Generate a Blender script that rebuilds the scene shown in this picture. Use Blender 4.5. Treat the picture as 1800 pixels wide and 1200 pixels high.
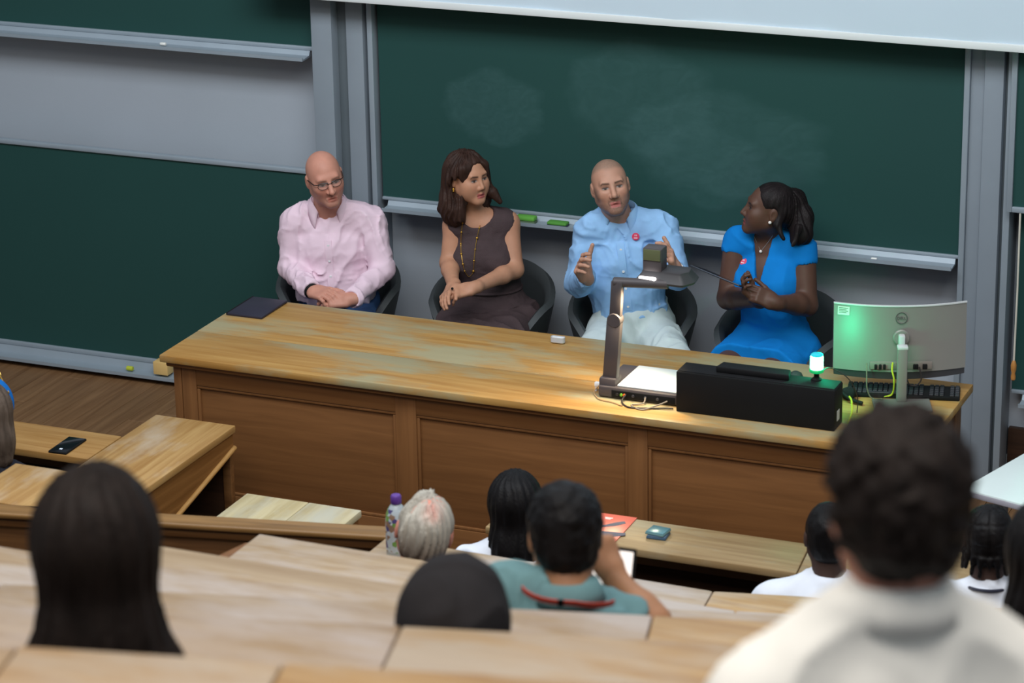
import bpy, bmesh, math, random
import numpy as np
from mathutils import Vector, Matrix

for o in list(bpy.data.objects):
    bpy.data.objects.remove(o, do_unlink=True)
SC = bpy.context.scene
COL = SC.collection
PI = math.pi

# ------------------------------------------------------------------ camera
CAM_POS = (0.0, 0.0, 4.707)
YAW, PITCH, ROLL = (math.radians(a) for a in (23.2, 19.14, 1.06))
FPX = 5000.0                                   # focal length for an 1800 pixel wide frame
_f = np.array([-math.sin(YAW)*math.cos(PITCH), math.cos(YAW)*math.cos(PITCH), -math.sin(PITCH)])
_r = np.array([math.cos(YAW), math.sin(YAW), 0.0])
_d = np.cross(_f, _r)
CR = math.cos(ROLL)*_r + math.sin(ROLL)*_d
CD = -math.sin(ROLL)*_r + math.cos(ROLL)*_d
CF = _f
cam_data = bpy.data.cameras.new('camera')
cam = bpy.data.objects.new('camera', cam_data)
COL.objects.link(cam)
cam.matrix_world = Matrix(((CR[0], -CD[0], -CF[0], CAM_POS[0]), (CR[1], -CD[1], -CF[1], CAM_POS[1]),
                           (CR[2], -CD[2], -CF[2], CAM_POS[2]), (0, 0, 0, 1)))
cam_data.sensor_width = 36.0
cam_data.lens = FPX/1800*36
cam_data.clip_start, cam_data.clip_end = 0.1, 60
cam_data.dof.use_dof = True
cam_data.dof.focus_distance = 12.1
cam_data.dof.aperture_fstop = 4.4
SC.camera = cam

# ------------------------------------------------------------------ world, ceiling lights, exposure
SC.view_settings.view_transform = 'Standard'
SC.view_settings.look = 'None'
SC.view_settings.gamma = 1.0
SC.view_settings.use_curve_mapping = False
SC.view_settings.exposure = -0.18
world = bpy.data.worlds.new('world')
SC.world = world
world.use_nodes = True
wb = world.node_tree.nodes['Background']
wb.inputs[0].default_value = (0.80, 0.90, 1.0, 1)
wb.inputs[1].default_value = 0.30

def area_light(name, loc, target, sx, sy, power, col):
    l = bpy.data.lights.new(name, 'AREA')
    l.shape = 'RECTANGLE'; l.size = sx; l.size_y = sy; l.energy = power; l.color = col
    o = bpy.data.objects.new(name, l); COL.objects.link(o)
    o.location = loc
    o.rotation_euler = (Vector(target)-Vector(loc)).to_track_quat('-Z', 'Y').to_euler()
    return o
area_light('ceiling_light_stage', (-4.0, 7.5, 5.3), (-4.0, 10.4, 0.9), 7.0, 1.4, 270, (0.86, 0.94, 1.0))
area_light('ceiling_light_seats', (-2.0, 3.0, 7.4), (-2.2, 4.6, 2.0), 6.0, 4.0, 350, (1.0, 0.93, 0.86))

def at(x, y, Y):
    """world point at depth Y that the photograph shows at pixel (x, y)"""
    v = CR*((x-900)/FPX) + CD*((y-600)/FPX) + CF
    return np.array(CAM_POS) + v*(Y/v[1])

# ------------------------------------------------------------------ materials
MATS = {}
def _nodes(name):
    m = bpy.data.materials.new(name); m.use_nodes = True
    nt = m.node_tree
    return m, nt, nt.nodes['Principled BSDF']
def N(nt, t, **kw):
    n = nt.nodes.new(t)
    for k, v in kw.items():
        setattr(n, k, v)
    return n
def srgb(r, g, b):
    f = lambda c: (c/255/12.92 if c/255 <= 0.04045 else ((c/255+0.055)/1.055)**2.4)
    return (f(r), f(g), f(b))
def shade(c, k):
    return tuple(min(1, x*k) for x in c)
def mat(name, col, rough=0.6, metal=0.0, var=0.08, vs=6.0, bump=0.0, bs=80.0, stretch=(1, 1, 1), spec=0.4, emis=None, estr=0.0, attr=False, alpha=1.0, trans=0.0, sheen=0.0, sss=0.0):
    if name in MATS:
        return MATS[name]
    m, nt, p = _nodes(name)
    tc = N(nt, 'ShaderNodeTexCoord'); mp = N(nt, 'ShaderNodeMapping')
    mp.inputs['Scale'].default_value = stretch
    nt.links.new(tc.outputs['Object'], mp.inputs[0])
    nz = N(nt, 'ShaderNodeTexNoise'); nz.inputs['Scale'].default_value = vs; nz.inputs['Detail'].default_value = 4
    nt.links.new(mp.outputs[0], nz.inputs['Vector'])
    ramp = N(nt, 'ShaderNodeMapRange')
    ramp.inputs[1].default_value = 0.3; ramp.inputs[2].default_value = 0.7
    ramp.inputs[3].default_value = 1-var; ramp.inputs[4].default_value = 1+var
    nt.links.new(nz.outputs['Fac'], ramp.inputs[0])
    mul = N(nt, 'ShaderNodeVectorMath', operation='SCALE')
    if attr:
        at_ = N(nt, 'ShaderNodeAttribute', attribute_name='Col')
        nt.links.new(at_.outputs['Color'], mul.inputs[0])
    else:
        mul.inputs[0].default_value = col[:3]
    nt.links.new(ramp.outputs[0], mul.inputs['Scale'])
    nt.links.new(mul.outputs[0], p.inputs['Base Color'])
    p.inputs['Roughness'].default_value = rough
    p.inputs['Metallic'].default_value = metal
    p.inputs['Specular IOR Level'].default_value = spec
    if sss:
        p.inputs['Subsurface Weight'].default_value = sss
        p.inputs['Subsurface Radius'].default_value = (0.012, 0.005, 0.003)
        p.inputs['Subsurface Scale'].default_value = 1.0
    if sheen:
        p.inputs['Sheen Weight'].default_value = sheen
    if trans:
        p.inputs['Transmission Weight'].default_value = trans
    if alpha < 1:
        p.inputs['Alpha'].default_value = alpha
    if bump:
        nb = N(nt, 'ShaderNodeTexNoise'); nb.inputs['Scale'].default_value = bs; nb.inputs['Detail'].default_value = 3
        nt.links.new(mp.outputs[0], nb.inputs['Vector'])
        bp = N(nt, 'ShaderNodeBump'); bp.inputs['Strength'].default_value = bump; bp.inputs['Distance'].default_value = 0.01
        nt.links.new(nb.outputs['Fac'], bp.inputs['Height'])
        nt.links.new(bp.outputs[0], p.inputs['Normal'])
    if emis:
        p.inputs['Emission Color'].default_value = (*emis, 1); p.inputs['Emission Strength'].default_value = estr
    MATS[name] = m
    return m
def wood(name, c1, c2, grain='X', rough=0.45, worn=None, worn_amt=0.0, per_piece=0.0, worn_scale=2.2, spec=0.4):
    """oak-like: grain streaks along one axis, optional worn pale patches"""
    if name in MATS:
        return MATS[name]
    m, nt, p = _nodes(name)
    tc = N(nt, 'ShaderNodeTexCoord')
    oi = N(nt, 'ShaderNodeObjectInfo')
    off = N(nt, 'ShaderNodeVectorMath', operation='MULTIPLY_ADD')
    comb = N(nt, 'ShaderNodeCombineXYZ')
    nt.links.new(oi.outputs['Random'], comb.inputs[0]); nt.links.new(oi.outputs['Random'], comb.inputs[1])
    nt.links.new(comb.outputs[0], off.inputs[0]); off.inputs[1].default_value = (17, 31, 0)
    nt.links.new(tc.outputs['Object'], off.inputs[2])
    mp = N(nt, 'ShaderNodeMapping')
    s = {'X': (1.3, 22, 22), 'Y': (22, 1.3, 22), 'Z': (22, 22, 1.3)}[grain]
    mp.inputs['Scale'].default_value = s
    nt.links.new(off.outputs[0], mp.inputs[0])
    nz = N(nt, 'ShaderNodeTexNoise'); nz.inputs['Scale'].default_value = 1.6; nz.inputs['Detail'].default_value = 6; nz.inputs['Distortion'].default_value = 0.6
    nt.links.new(mp.outputs[0], nz.inputs['Vector'])
    cr = N(nt, 'ShaderNodeValToRGB')
    cr.color_ramp.elements[0].position = 0.32; cr.color_ramp.elements[0].color = (*c1, 1)
    cr.color_ramp.elements[1].position = 0.68; cr.color_ramp.elements[1].color = (*c2, 1)
    nt.links.new(nz.outputs['Fac'], cr.inputs[0])
    out = cr.outputs[0]
    if per_piece:
        mr = N(nt, 'ShaderNodeMapRange'); mr.inputs[3].default_value = 1-per_piece; mr.inputs[4].default_value = 1+per_piece
        nt.links.new(oi.outputs['Random'], mr.inputs[0])
        vm = N(nt, 'ShaderNodeVectorMath', operation='SCALE')
        nt.links.new(out, vm.inputs[0]); nt.links.new(mr.outputs[0], vm.inputs['Scale'])
        out = vm.outputs[0]
    if worn:
        m2 = N(nt, 'ShaderNodeMapping')
        m2.inputs['Scale'].default_value = {'X': (0.55, 1.6, 1), 'Y': (1.6, 0.55, 1), 'Z': (1.6, 1.6, 0.5)}[grain]
        nt.links.new(off.outputs[0], m2.inputs[0])
        n2 = N(nt, 'ShaderNodeTexNoise'); n2.inputs['Scale'].default_value = worn_scale; n2.inputs['Detail'].default_value = 7; n2.inputs['Roughness'].default_value = 0.62
        nt.links.new(m2.outputs[0], n2.inputs['Vector'])
        mr2 = N(nt, 'ShaderNodeMapRange')
        mr2.inputs[1].default_value = 0.60-worn_amt*0.25; mr2.inputs[2].default_value = 0.74-worn_amt*0.25
        mr2.inputs[4].default_value = 0.85
        nt.links.new(n2.outputs['Fac'], mr2.inputs[0])
        mx = N(nt, 'ShaderNodeMix', data_type='RGBA')
        nt.links.new(mr2.outputs[0], mx.inputs[0]); nt.links.new(out, mx.inputs[6]); mx.inputs[7].default_value = (*worn, 1)
        out = mx.outputs[2]
    nt.links.new(out, p.inputs['Base Color'])
    p.inputs['Roughness'].default_value = rough
    p.inputs['Specular IOR Level'].default_value = spec
    bp = N(nt, 'ShaderNodeBump'); bp.inputs['Strength'].default_value = 0.12; bp.inputs['Distance'].default_value = 0.004
    nt.links.new(nz.outputs['Fac'], bp.inputs['Height']); nt.links.new(bp.outputs[0], p.inputs['Normal'])
    MATS[name] = m
    return m

# ------------------------------------------------------------------ object helpers
def tag(o, label=None, cat=None, group=None, kind=None):
    if label: o['label'] = label
    if cat: o['category'] = cat
    if group: o['group'] = group
    if kind: o['kind'] = kind
    return o
def thing(name, label, cat, loc=(0, 0, 0), rz=0.0, group=None):
    o = bpy.data.objects.new(name, None); COL.objects.link(o)
    o.empty_display_size = 0.05
    o.location = loc; o.rotation_euler = (0, 0, rz)
    return tag(o, label, cat, group)
def link_mesh(name, me, m, parent=None, loc=None, rot=None):
    o = bpy.data.objects.new(name, me); COL.objects.link(o)
    if m is not None and not me.materials:
        for mm in (m if isinstance(m, (list, tuple)) else [m]):
            me.materials.append(mm)
    if parent is not None: o.parent = parent
    if loc is not None: o.location = loc
    if rot is not None: o.rotation_euler = rot
    return o
def bm_mesh(bm, name, smooth=False, angle=None):
    me = bpy.data.meshes.new(name)
    bmesh.ops.recalc_face_normals(bm, faces=bm.faces)
    bm.to_mesh(me); bm.free()
    if smooth:
        me.polygons.foreach_set('use_smooth', [True]*len(me.polygons))
        if angle:
            me.set_sharp_from_angle(angle=math.radians(angle))
    return me
def bm_box(bm, lo, hi, bevel=0.0, seg=2, M=None):
    r = bmesh.ops.create_cube(bm, size=1.0)
    vs = r['verts']
    for v in vs:
        v.co = Vector([(lo[i]+hi[i])/2 + v.co[i]*(hi[i]-lo[i]) for i in range(3)])
    if bevel:
        es = list({e for v in vs for e in v.link_edges})
        rr = bmesh.ops.bevel(bm, geom=es, offset=bevel, segments=seg, profile=0.5, affect='EDGES')
        vs = list({v for f in rr['faces'] for v in f.verts} | {v for v in vs if v.is_valid})
    if M is not None:
        bmesh.ops.transform(bm, matrix=M, verts=vs)
    return vs
def box(name, lo, hi, m, parent=None, bevel=0.0, seg=2, loc=None, rot=None):
    bm = bmesh.new(); bm_box(bm, lo, hi, bevel, seg)
    return link_mesh(name, bm_mesh(bm, name, bevel > 0, 40), m, parent, loc, rot)
def bm_prism(bm, pts, z0, z1, bevel=0.0):
    vs = [bm.verts.new((p[0], p[1], z0)) for p in pts]
    f = bm.faces.new(vs)
    r = bmesh.ops.extrude_face_region(bm, geom=[f])
    up = [g for g in r['geom'] if isinstance(g, bmesh.types.BMVert)]
    for v in up: v.co.z = z1
    if bevel:
        es = [e for e in {e for v in vs+up for e in v.link_edges}]
        bmesh.ops.bevel(bm, geom=es, offset=bevel, segments=2, profile=0.5, affect='EDGES')
def prism(name, pts, z0, z1, m, parent=None, bevel=0.0, loc=None, rot=None):
    bm = bmesh.new(); bm_prism(bm, pts, z0, z1, bevel)
    return link_mesh(name, bm_mesh(bm, name, bevel > 0, 40), m, parent, loc, rot)
def bm_tube(bm, pts, rad, seg=8, caps=True, squash=1.0):
    pts = [Vector(p) for p in pts]
    n = len(pts)
    rads = rad if isinstance(rad, (list, tuple)) else [rad]*n
    rings = []
    prev = None
    for i, p in enumerate(pts):
        t = (pts[min(i+1, n-1)]-pts[max(i-1, 0)]).normalized()
        if prev is None:
            a = Vector((0, 0, 1)) if abs(t.z) < 0.9 else Vector((1, 0, 0))
            u = t.cross(a).normalized()
        else:
            u = (prev - t*prev.dot(t))
            u = u.normalized() if u.length > 1e-6 else t.orthogonal().normalized()
        prev = u
        w = t.cross(u)
        rings.append([bm.verts.new(p + (u*math.cos(2*PI*k/seg) + w*math.sin(2*PI*k/seg)*squash)*rads[i]) for k in range(seg)])
    for a, b in zip(rings[:-1], rings[1:]):
        for k in range(seg):
            bm.faces.new((a[k], a[(k+1) % seg], b[(k+1) % seg], b[k]))
    if caps:
        bm.faces.new(rings[0][::-1]); bm.faces.new(rings[-1])
def tube(name, pts, rad, m, parent=None, seg=8, squash=1.0, loc=None):
    bm = bmesh.new(); bm_tube(bm, pts, rad, seg, True, squash)
    return link_mesh(name, bm_mesh(bm, name, True, 50), m, parent, loc)
def bm_lathe(bm, prof, seg=24, c=(0, 0, 0), M=None):
    rings = []
    for r, z in prof:
        rings.append([bm.verts.new((c[0]+r*math.cos(2*PI*k/seg), c[1]+r*math.sin(2*PI*k/seg), c[2]+z)) for k in range(seg)])
    for a, b in zip(rings[:-1], rings[1:]):
        for k in range(seg):
            bm.faces.new((a[k], a[(k+1) % seg], b[(k+1) % seg], b[k]))
    bm.faces.new(rings[0][::-1]); bm.faces.new(rings[-1])
    if M is not None:
        bmesh.ops.transform(bm, matrix=M, verts=[v for r in rings for v in r])
def lathe(name, prof, m, parent=None, seg=24, loc=None, rot=None, angle=40):
    bm = bmesh.new(); bm_lathe(bm, prof, seg)
    return link_mesh(name, bm_mesh(bm, name, True, angle), m, parent, loc, rot)
def spline(pts, n=24):
    """Catmull-Rom through the points"""
    P = [np.array(p, float) for p in pts]
    P = [2*P[0]-P[1]] + P + [2*P[-1]-P[-2]]
    out = []
    m = len(P)-3
    for i in range(m):
        for t in np.linspace(0, 1, max(2, n//m), endpoint=False):
            a, b, c, d = P[i:i+4]
            out.append(0.5*((2*b)+(-a+c)*t+(2*a-5*b+4*c-d)*t*t+(-a+3*b-3*c+d)*t**3))
    out.append(P[-2])
    return [tuple(p) for p in out]
def text_mesh(name, s, size, m, parent, loc, rot, extrude=0.0004, align='CENTER', sx=1.0):
    cu = bpy.data.curves.new(name, 'FONT'); cu.body = s; cu.size = size; cu.extrude = extrude
    cu.align_x = align; cu.align_y = 'CENTER'
    o = bpy.data.objects.new(name+'_tmp', cu); COL.objects.link(o)
    dg = bpy.context.evaluated_depsgraph_get()
    me = bpy.data.meshes.new_from_object(o.evaluated_get(dg))
    bpy.data.objects.remove(o); bpy.data.curves.remove(cu)
    me.name = name
    me.materials.clear()
    ob = link_mesh(name, me, m, parent, loc, rot)
    ob.scale = (sx, 1, 1)
    return ob
# ------------------------------------------------------------------ palette
W_BENCH_TOP = wood('bench_top_oak', srgb(164, 118, 58), srgb(186, 144, 82), 'X', 0.5, srgb(160, 154, 122), 0.51, worn_scale=3.2)
W_BENCH = wood('bench_front_oak', srgb(116, 76, 42), srgb(132, 88, 50), 'X', 0.5)
W_BENCH_Z = wood('bench_stile_oak', srgb(116, 76, 42), srgb(132, 88, 50), 'Z', 0.5)
W_ROW = wood('row_desk_oak', srgb(160, 132, 100), srgb(184, 160, 130), 'X', 0.45, srgb(194, 182, 174), 0.75, worn_scale=1.7)
W_ROW_WARM = wood('row_desk_warm_oak', srgb(166, 128, 84), srgb(192, 158, 112), 'X', 0.45, srgb(190, 176, 158), 0.45, worn_scale=1.7)
W_PANEL = wood('seat_panel_oak', srgb(92, 60, 32), srgb(122, 84, 48), 'X', 0.5)
W_LEFT = wood('left_desk_oak', srgb(160, 118, 66), srgb(188, 150, 96), 'Y', 0.42, srgb(194, 174, 150), 0.35)
W_LEFTX = wood('left_plank_oak', srgb(150, 108, 56), srgb(176, 136, 82), 'X', 0.42)
W_PALE = wood('pale_worn_oak', srgb(176, 158, 116), srgb(204, 190, 152), 'Y', 0.5, srgb(192, 190, 176), 0.5)
W_FLOOR = wood('floor_plank_wood', srgb(112, 80, 52), srgb(136, 102, 70), 'Y', 0.5, per_piece=0.10)
W_DARK = wood('dark_wood', srgb(46, 30, 20), srgb(66, 44, 30), 'X', 0.5)
ALU = mat('aluminium', srgb(158, 170, 180), 0.5, 0.25, var=0.04)
ALU_D = mat('aluminium_groove', srgb(104, 114, 120), 0.55, 0.2, var=0.04)
PAINT = mat('pillar_paint', srgb(140, 150, 160), 0.6, var=0.03)
WALLM = mat('wall_paint', srgb(172, 180, 190), 0.7, var=0.03, vs=2, bump=0.05, bs=160)
BLACKP = mat('black_plastic', srgb(20, 20, 21), 0.7, var=0.1, spec=0.2)
DARKG = mat('dark_grey_plastic', srgb(66, 62, 64), 0.5, var=0.05)
CHROME = mat('brushed_metal', srgb(190, 190, 190), 0.35, 0.7, var=0.04)
WHITEP = mat('white_plastic', srgb(232, 232, 234), 0.4, var=0.02)

def board_material(name, smudges):
    m, nt, p = _nodes(name)
    tc = N(nt, 'ShaderNodeTexCoord')
    nz = N(nt, 'ShaderNodeTexNoise'); nz.inputs['Scale'].default_value = 0.9; nz.inputs['Detail'].default_value = 5
    nt.links.new(tc.outputs['Object'], nz.inputs['Vector'])
    base = N(nt, 'ShaderNodeMix', data_type='RGBA')
    base.inputs[6].default_value = (*srgb(32, 68, 65), 1); base.inputs[7].default_value = (*srgb(36, 76, 72), 1)
    nt.links.new(nz.outputs['Fac'], base.inputs[0])
    out = base.outputs[2]
    for (cx, cz, rx, rz, k) in smudges:                # dry-wiped chalk dust
        mp = N(nt, 'ShaderNodeMapping'); mp.vector_type = 'POINT'
        mp.inputs['Location'].default_value = (-cx/rx, 0, -cz/rz); mp.inputs['Scale'].default_value = (1/rx, 0, 1/rz)
        nt.links.new(tc.outputs['Object'], mp.inputs[0])
        n2 = N(nt, 'ShaderNodeTexNoise'); n2.inputs['Scale'].default_value = 1.4; n2.inputs['Detail'].default_value = 6
        nt.links.new(mp.outputs[0], n2.inputs['Vector'])
        ln = N(nt, 'ShaderNodeVectorMath', operation='LENGTH'); nt.links.new(mp.outputs[0], ln.inputs[0])
        ad = N(nt, 'ShaderNodeMath', operation='MULTIPLY_ADD'); nt.links.new(n2.outputs['Fac'], ad.inputs[0]); ad.inputs[1].default_value = 0.9
        nt.links.new(ln.outputs['Value'], ad.inputs[2])
        mr = N(nt, 'ShaderNodeMapRange'); mr.inputs[1].default_value = 1.46; mr.inputs[2].default_value = 1.28; mr.inputs[3].default_value = 0; mr.inputs[4].default_value = k
        nt.links.new(ad.outputs[0], mr.inputs[0])
        streak = N(nt, 'ShaderNodeTexNoise'); streak.inputs['Scale'].default_value = 3.0; streak.inputs['Detail'].default_value = 5; streak.inputs['Distortion'].default_value = 2.5
        nt.links.new(mp.outputs[0], streak.inputs['Vector'])
        mm = N(nt, 'ShaderNodeMath', operation='MULTIPLY'); nt.links.new(mr.outputs[0], mm.inputs[0]); nt.links.new(streak.outputs['Fac'], mm.inputs[1])
        mx = N(nt, 'ShaderNodeMix', data_type='RGBA')
        nt.links.new(mm.outputs[0], mx.inputs[0]); nt.links.new(out, mx.inputs[6]); mx.inputs[7].default_value = (*srgb(96, 132, 134), 1)
        out = mx.outputs[2]
    nt.links.new(out, p.inputs['Base Color'])
    p.inputs['Roughness'].default_value = 0.62
    p.inputs['Specular IOR Level'].default_value = 0.3
    return m
BOARD = board_material('chalkboard_green', [])
BOARD_C = board_material('chalkboard_green_wiped', [(-4.95, 1.50, .26, .18, .22), (-4.25, 1.60, .36, .26, .20), (-3.85, 1.42, .50, .24, .20), (-3.95, 1.32, .30, .20, .16)])

# ------------------------------------------------------------------ walls and floors
tag(box('wall_back', (-10.5, 11.52, -0.4), (3.0, 11.72, 5.0), WALLM), kind='structure')
fl = tag(box('floor', (-10.5, -1.5, -0.30), (3.0, 11.52, -0.022), W_DARK), kind='structure')
# floorboards of the podium, each its own piece
rng = random.Random(4)
pw = 0.118
def plank_mesh(L):
    bm = bmesh.new(); bm_box(bm, (0.001, 0.001, -0.02), (pw-0.001, L-0.001, 0.0), 0.0015, 1)
    return bm_mesh(bm, 'plank')
PLK = {L: plank_mesh(L) for L in (0.8, 1.1, 1.4, 1.7)}
x = -8.5
while x < -1.9:
    y = 8.2 - rng.random()*0.9
    while y < 11.40:
        L = rng.choice([0.8, 1.1, 1.4, 1.7])
        if y+L > 11.5:
            L = round(11.5-y, 3); PLK[L] = plank_mesh(L)
        if (x < -5.6 or y+L > 10.3 or x > -2.6) and y+L > 8.7:
            o = link_mesh('plank', PLK[L], W_FLOOR, fl, (x, y, 0))
        y += L
    x += pw
tag(box('baseboard_right', (-2.58, 11.49, 0.0), (1.5, 11.52, 0.25), W_DARK, bevel=0.004), kind='structure')
tag(box('baseboard_back', (-5.80, 11.50, 0.0), (-2.58, 11.52, 0.12), mat('grey_skirting', srgb(120, 124, 128), 0.6)), kind='structure')

# ------------------------------------------------------------------ tiers of the auditorium
ROWS = {1: (0.73, [(-3.82, 8.89), (-2.68, 8.89), (-1.72, 9.115)]),
        2: (1.09, [(-3.74, 7.655), (-2.61, 7.63), (-0.6, 8.09)]),
        3: (1.45, [(-3.73, 6.79), (-2.25, 6.77), (-0.4, 7.20)]),
        4: (1.81, [(-3.62, 5.88), (-2.62, 5.87), (-0.3, 6.40)]),
        5: (2.17, [(-4.30, 4.60), (-3.31, 4.84), (-1.91, 5.19), (-0.2, 5.60)]),
        6: (2.53, [(-3.60, 3.87), (-2.05, 4.25), (-0.1, 4.72)]),
        7: (2.89, [(-3.40, 3.00), (-2.22, 3.28), (-1.82, 3.37), (0.2, 3.84)])}
for k in range(2, 8):
    z, P = ROWS[k]
    zf = z-0.73
    p0, p1 = P[0], P[-1]
    pts = [(-9.0, p0[1]-0.02)] + [(p[0], p[1]-0.02) for p in P] + [(2.5, p1[1]+0.3), (2.5, -1.4), (-9.0, -1.4)]
    tag(prism('floor', pts, zf-0.36, zf, W_DARK), kind='structure')

# ------------------------------------------------------------------ boards and pillars
def chalkboard(name, label, x0, x1, z0, z1, y, m, frame, tray, fw=0.022):
    t = thing(name, label, 'chalkboard', ((x0+x1)/2, y, z0))
    cx = (x0+x1)/2
    w = (x1-x0)/2
    bm = bmesh.new(); bm_box(bm, (-w, 0.0, 0.0), (w, 0.02, z1-z0))
    o = link_mesh('writing_surface', bm_mesh(bm, 'writing_surface'), m, t)
    if 'L' in frame: box('frame_side', (-w-fw, -0.012, -fw), (-w, 0.022, z1-z0+fw), ALU, t, 0.003)
    if 'R' in frame: box('frame_side', (w, -0.012, -fw), (w+fw, 0.022, z1-z0+fw), ALU, t, 0.003)
    if 'T' in frame: box('frame_top', (-w, -0.012, z1-z0), (w, 0.022, z1-z0+fw), ALU, t, 0.003)
    if 'B' in frame: box('frame_bottom', (-w, -0.012, -fw), (w, 0.022, 0), ALU, t, 0.003)
    if tray:
        dx0, dx1, dep, dz = tray
        pr = [(0.0, -fw), (0.0, -fw-dz), (-dep, -fw-dz-0.004), (-dep, -fw-dz+0.012), (-dep+0.006, -fw-dz+0.012), (-dep+0.008, -fw-dz+0.003), (-0.02, -fw-dz+0.008), (-0.008, -fw)]
        bm = bmesh.new()
        a = [bm.verts.new((-w+dx0, q[0], q[1])) for q in pr]; b = [bm.verts.new((w-dx1, q[0], q[1])) for q in pr]
        for i in range(len(pr)):
            j = (i+1) % len(pr); bm.faces.new((a[i], a[j], b[j], b[i]))
        bm.faces.new(a[::-1]); bm.faces.new(b)
        link_mesh('chalk_tray', bm_mesh(bm, 'chalk_tray'), ALU, t)
    return t
chalkboard('chalkboard', 'green chalkboard standing on the floor behind the empty left end of the podium', -8.6, -5.86, 0.10, 1.12, 11.37, BOARD, 'TRB', (0, 0.0, 0.10, 0.045))
chalkboard('chalkboard', 'raised green chalkboard at the upper left with a pale chalk tray', -8.6, -5.845, 1.715, 3.2, 11.42, BOARD, 'RB', (0, 0.03, 0.09, 0.03), 0.018)
c_board = chalkboard('chalkboard', 'wide green chalkboard with wiped chalk smudges behind the four seated panelists', -5.52, -2.80, 1.04, 3.2, 11.40, BOARD_C, 'B', (0.03, 0.015, 0.085, 0.03), 0.014)
chalkboard('chalkboard', 'upper green chalkboard in an aluminium frame at the right edge', -2.565, -0.8, 1.30, 3.2, 11.33, BOARD, 'LB', None, 0.024)
chalkboard('chalkboard', 'lower green chalkboard behind the hanging cord at the right edge', -2.56, -0.8, 0.45, 2.0, 11.44, BOARD, 'B', (0.05, 0, 0.09, 0.03), 0.016)
# the wiped board's smudge coordinates are in room space
for o in c_board.children:
    if o.name.startswith('writing_surface'):
        me = o.data
        off = Vector(c_board.location)
        me.transform(Matrix.Translation(off)); o.location = -off
t1 = tag(bpy.data.objects.new('trim_1', None), kind='structure'); COL.objects.link(t1)
for nm, x0, x1, y0, m in (('pillar_face', -5.83, -5.725, 11.34, PAINT), ('pillar_recess', -5.725, -5.67, 11.40, ALU_D), ('pillar_channel', -5.67, -5.585, 11.375, PAINT),
                          ('pillar_groove', -5.585, -5.562, 11.42, ALU_D), ('rail_profile', -5.562, -5.535, 11.37, ALU)):
    box(nm, (x0, y0, 0.0), (x1, 11.52, 3.3), m, t1, 0.004)
t2 = tag(bpy.data.objects.new('trim_2', None), kind='structure'); COL.objects.link(t2)
for nm, x0, x1, y0, m in (('rail_profile', -2.80, -2.775, 11.37, ALU), ('pillar_channel', -2.775, -2.715, 11.385, PAINT), ('pillar_face', -2.712, -2.63, 11.36, PAINT),
                          ('pillar_groove', -2.63, -2.615, 11.40, ALU_D), ('rail_profile', -2.615, -2.585, 11.37, ALU)):
    box(nm, (x0, y0, 0.0), (x1, 11.52, 3.3), m, t2, 0.004)
# projection screen
scr = thing('projection_screen', 'white projection screen hanging across the top of the picture', 'screen', (-3.0, 11.22, 1.985))
SCRM = mat('screen_fabric', srgb(198, 214, 226), 0.8, var=0.03, vs=1.2, bump=0.06, bs=6)
bm = bmesh.new()
for i in range(41):
    X = -3.1+6.4*i/40
    yy = 0.004*math.sin(i*0.9)+0.003*math.sin(i*2.3)
    a = bm.verts.new((X, yy, 0.03)); b = bm.verts.new((X, yy*0.4, 2.2)); c = bm.verts.new((X, yy*0.4+0.006, 2.2)); d = bm.verts.new((X, yy+0.006, 0.03))
    ring = [a, b, c, d]
    if i:
        for q in range(4):
            bm.faces.new((prev[q], ring[q], ring[(q+1) % 4], prev[(q+1) % 4]))
    prev = ring
link_mesh('screen_sheet', bm_mesh(bm, 'screen_sheet', True, 40), SCRM, scr)
box('bottom_bar', (-3.1, -0.008, 0.0), (3.3, 0.014, 0.032), mat('screen_hem', srgb(222, 226, 226), 0.7, var=0.02), scr, 0.004)

# chalk-tray contents
def tray_item(name, label, cat, lo, hi, m, bev=0.004, felt=None):
    c = [(lo[i]+hi[i])/2 for i in range(2)]
    t = thing(name, label, cat, (c[0], c[1], lo[2]))
    h = [(hi[i]-lo[i])/2 for i in range(2)]; H = hi[2]-lo[2]
    if felt:
        box('felt_pad', (-h[0], -h[1], 0), (h[0], h[1], H*0.4), felt, t, bev*0.6)
        box('handle_block', (-h[0], -h[1], H*0.4), (h[0], h[1], H), m, t, bev)
    else:
        box('body', (-h[0], -h[1], 0), (h[0], h[1], H), m, t, bev)
    return t
GREENF = mat('duster_green', srgb(104, 176, 72), 0.7, var=0.1)
tray_item('chalk_duster', 'bright green board duster on the tray beside the woman in brown', 'duster', (-4.83, 11.325, 0.998), (-4.735, 11.37, 1.034), GREENF, 0.008, mat('felt_grey', srgb(90, 110, 84), 0.9))
tray_item('chalk_duster', 'darker green board duster on the tray next to the man in blue', 'duster', (-4.675, 11.325, 0.998), (-4.58, 11.37, 1.022), mat('duster_green_dark', srgb(84, 150, 62), 0.7), 0.006, mat('felt_grey2', srgb(70, 74, 96), 0.9))
def chalk(label, p, L, col, r=0.006):
    t = thing('chalk_stick', label, 'chalk', p)
    bm = bmesh.new(); bm_lathe(bm, [(r*0.7, 0), (r, 0.003), (r, L-0.003), (r*0.8, L)], 10, M=Matrix.Rotation(PI/2, 4, 'Y'))
    link_mesh('stick', bm_mesh(bm, 'stick', True, 40), mat('chalk_'+col[0], col[1], 0.9), t)
chalk('white chalk piece on the tray of the raised upper left chalkboard', (-6.63, 11.355, 1.685), 0.03, ('white', srgb(235, 235, 230)), 0.008)
chalk('white chalk stub on the tray behind the woman in the blue dress', (-3.17, 11.335, 1.004), 0.025, ('white', srgb(235, 235, 230)), 0.007)
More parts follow.
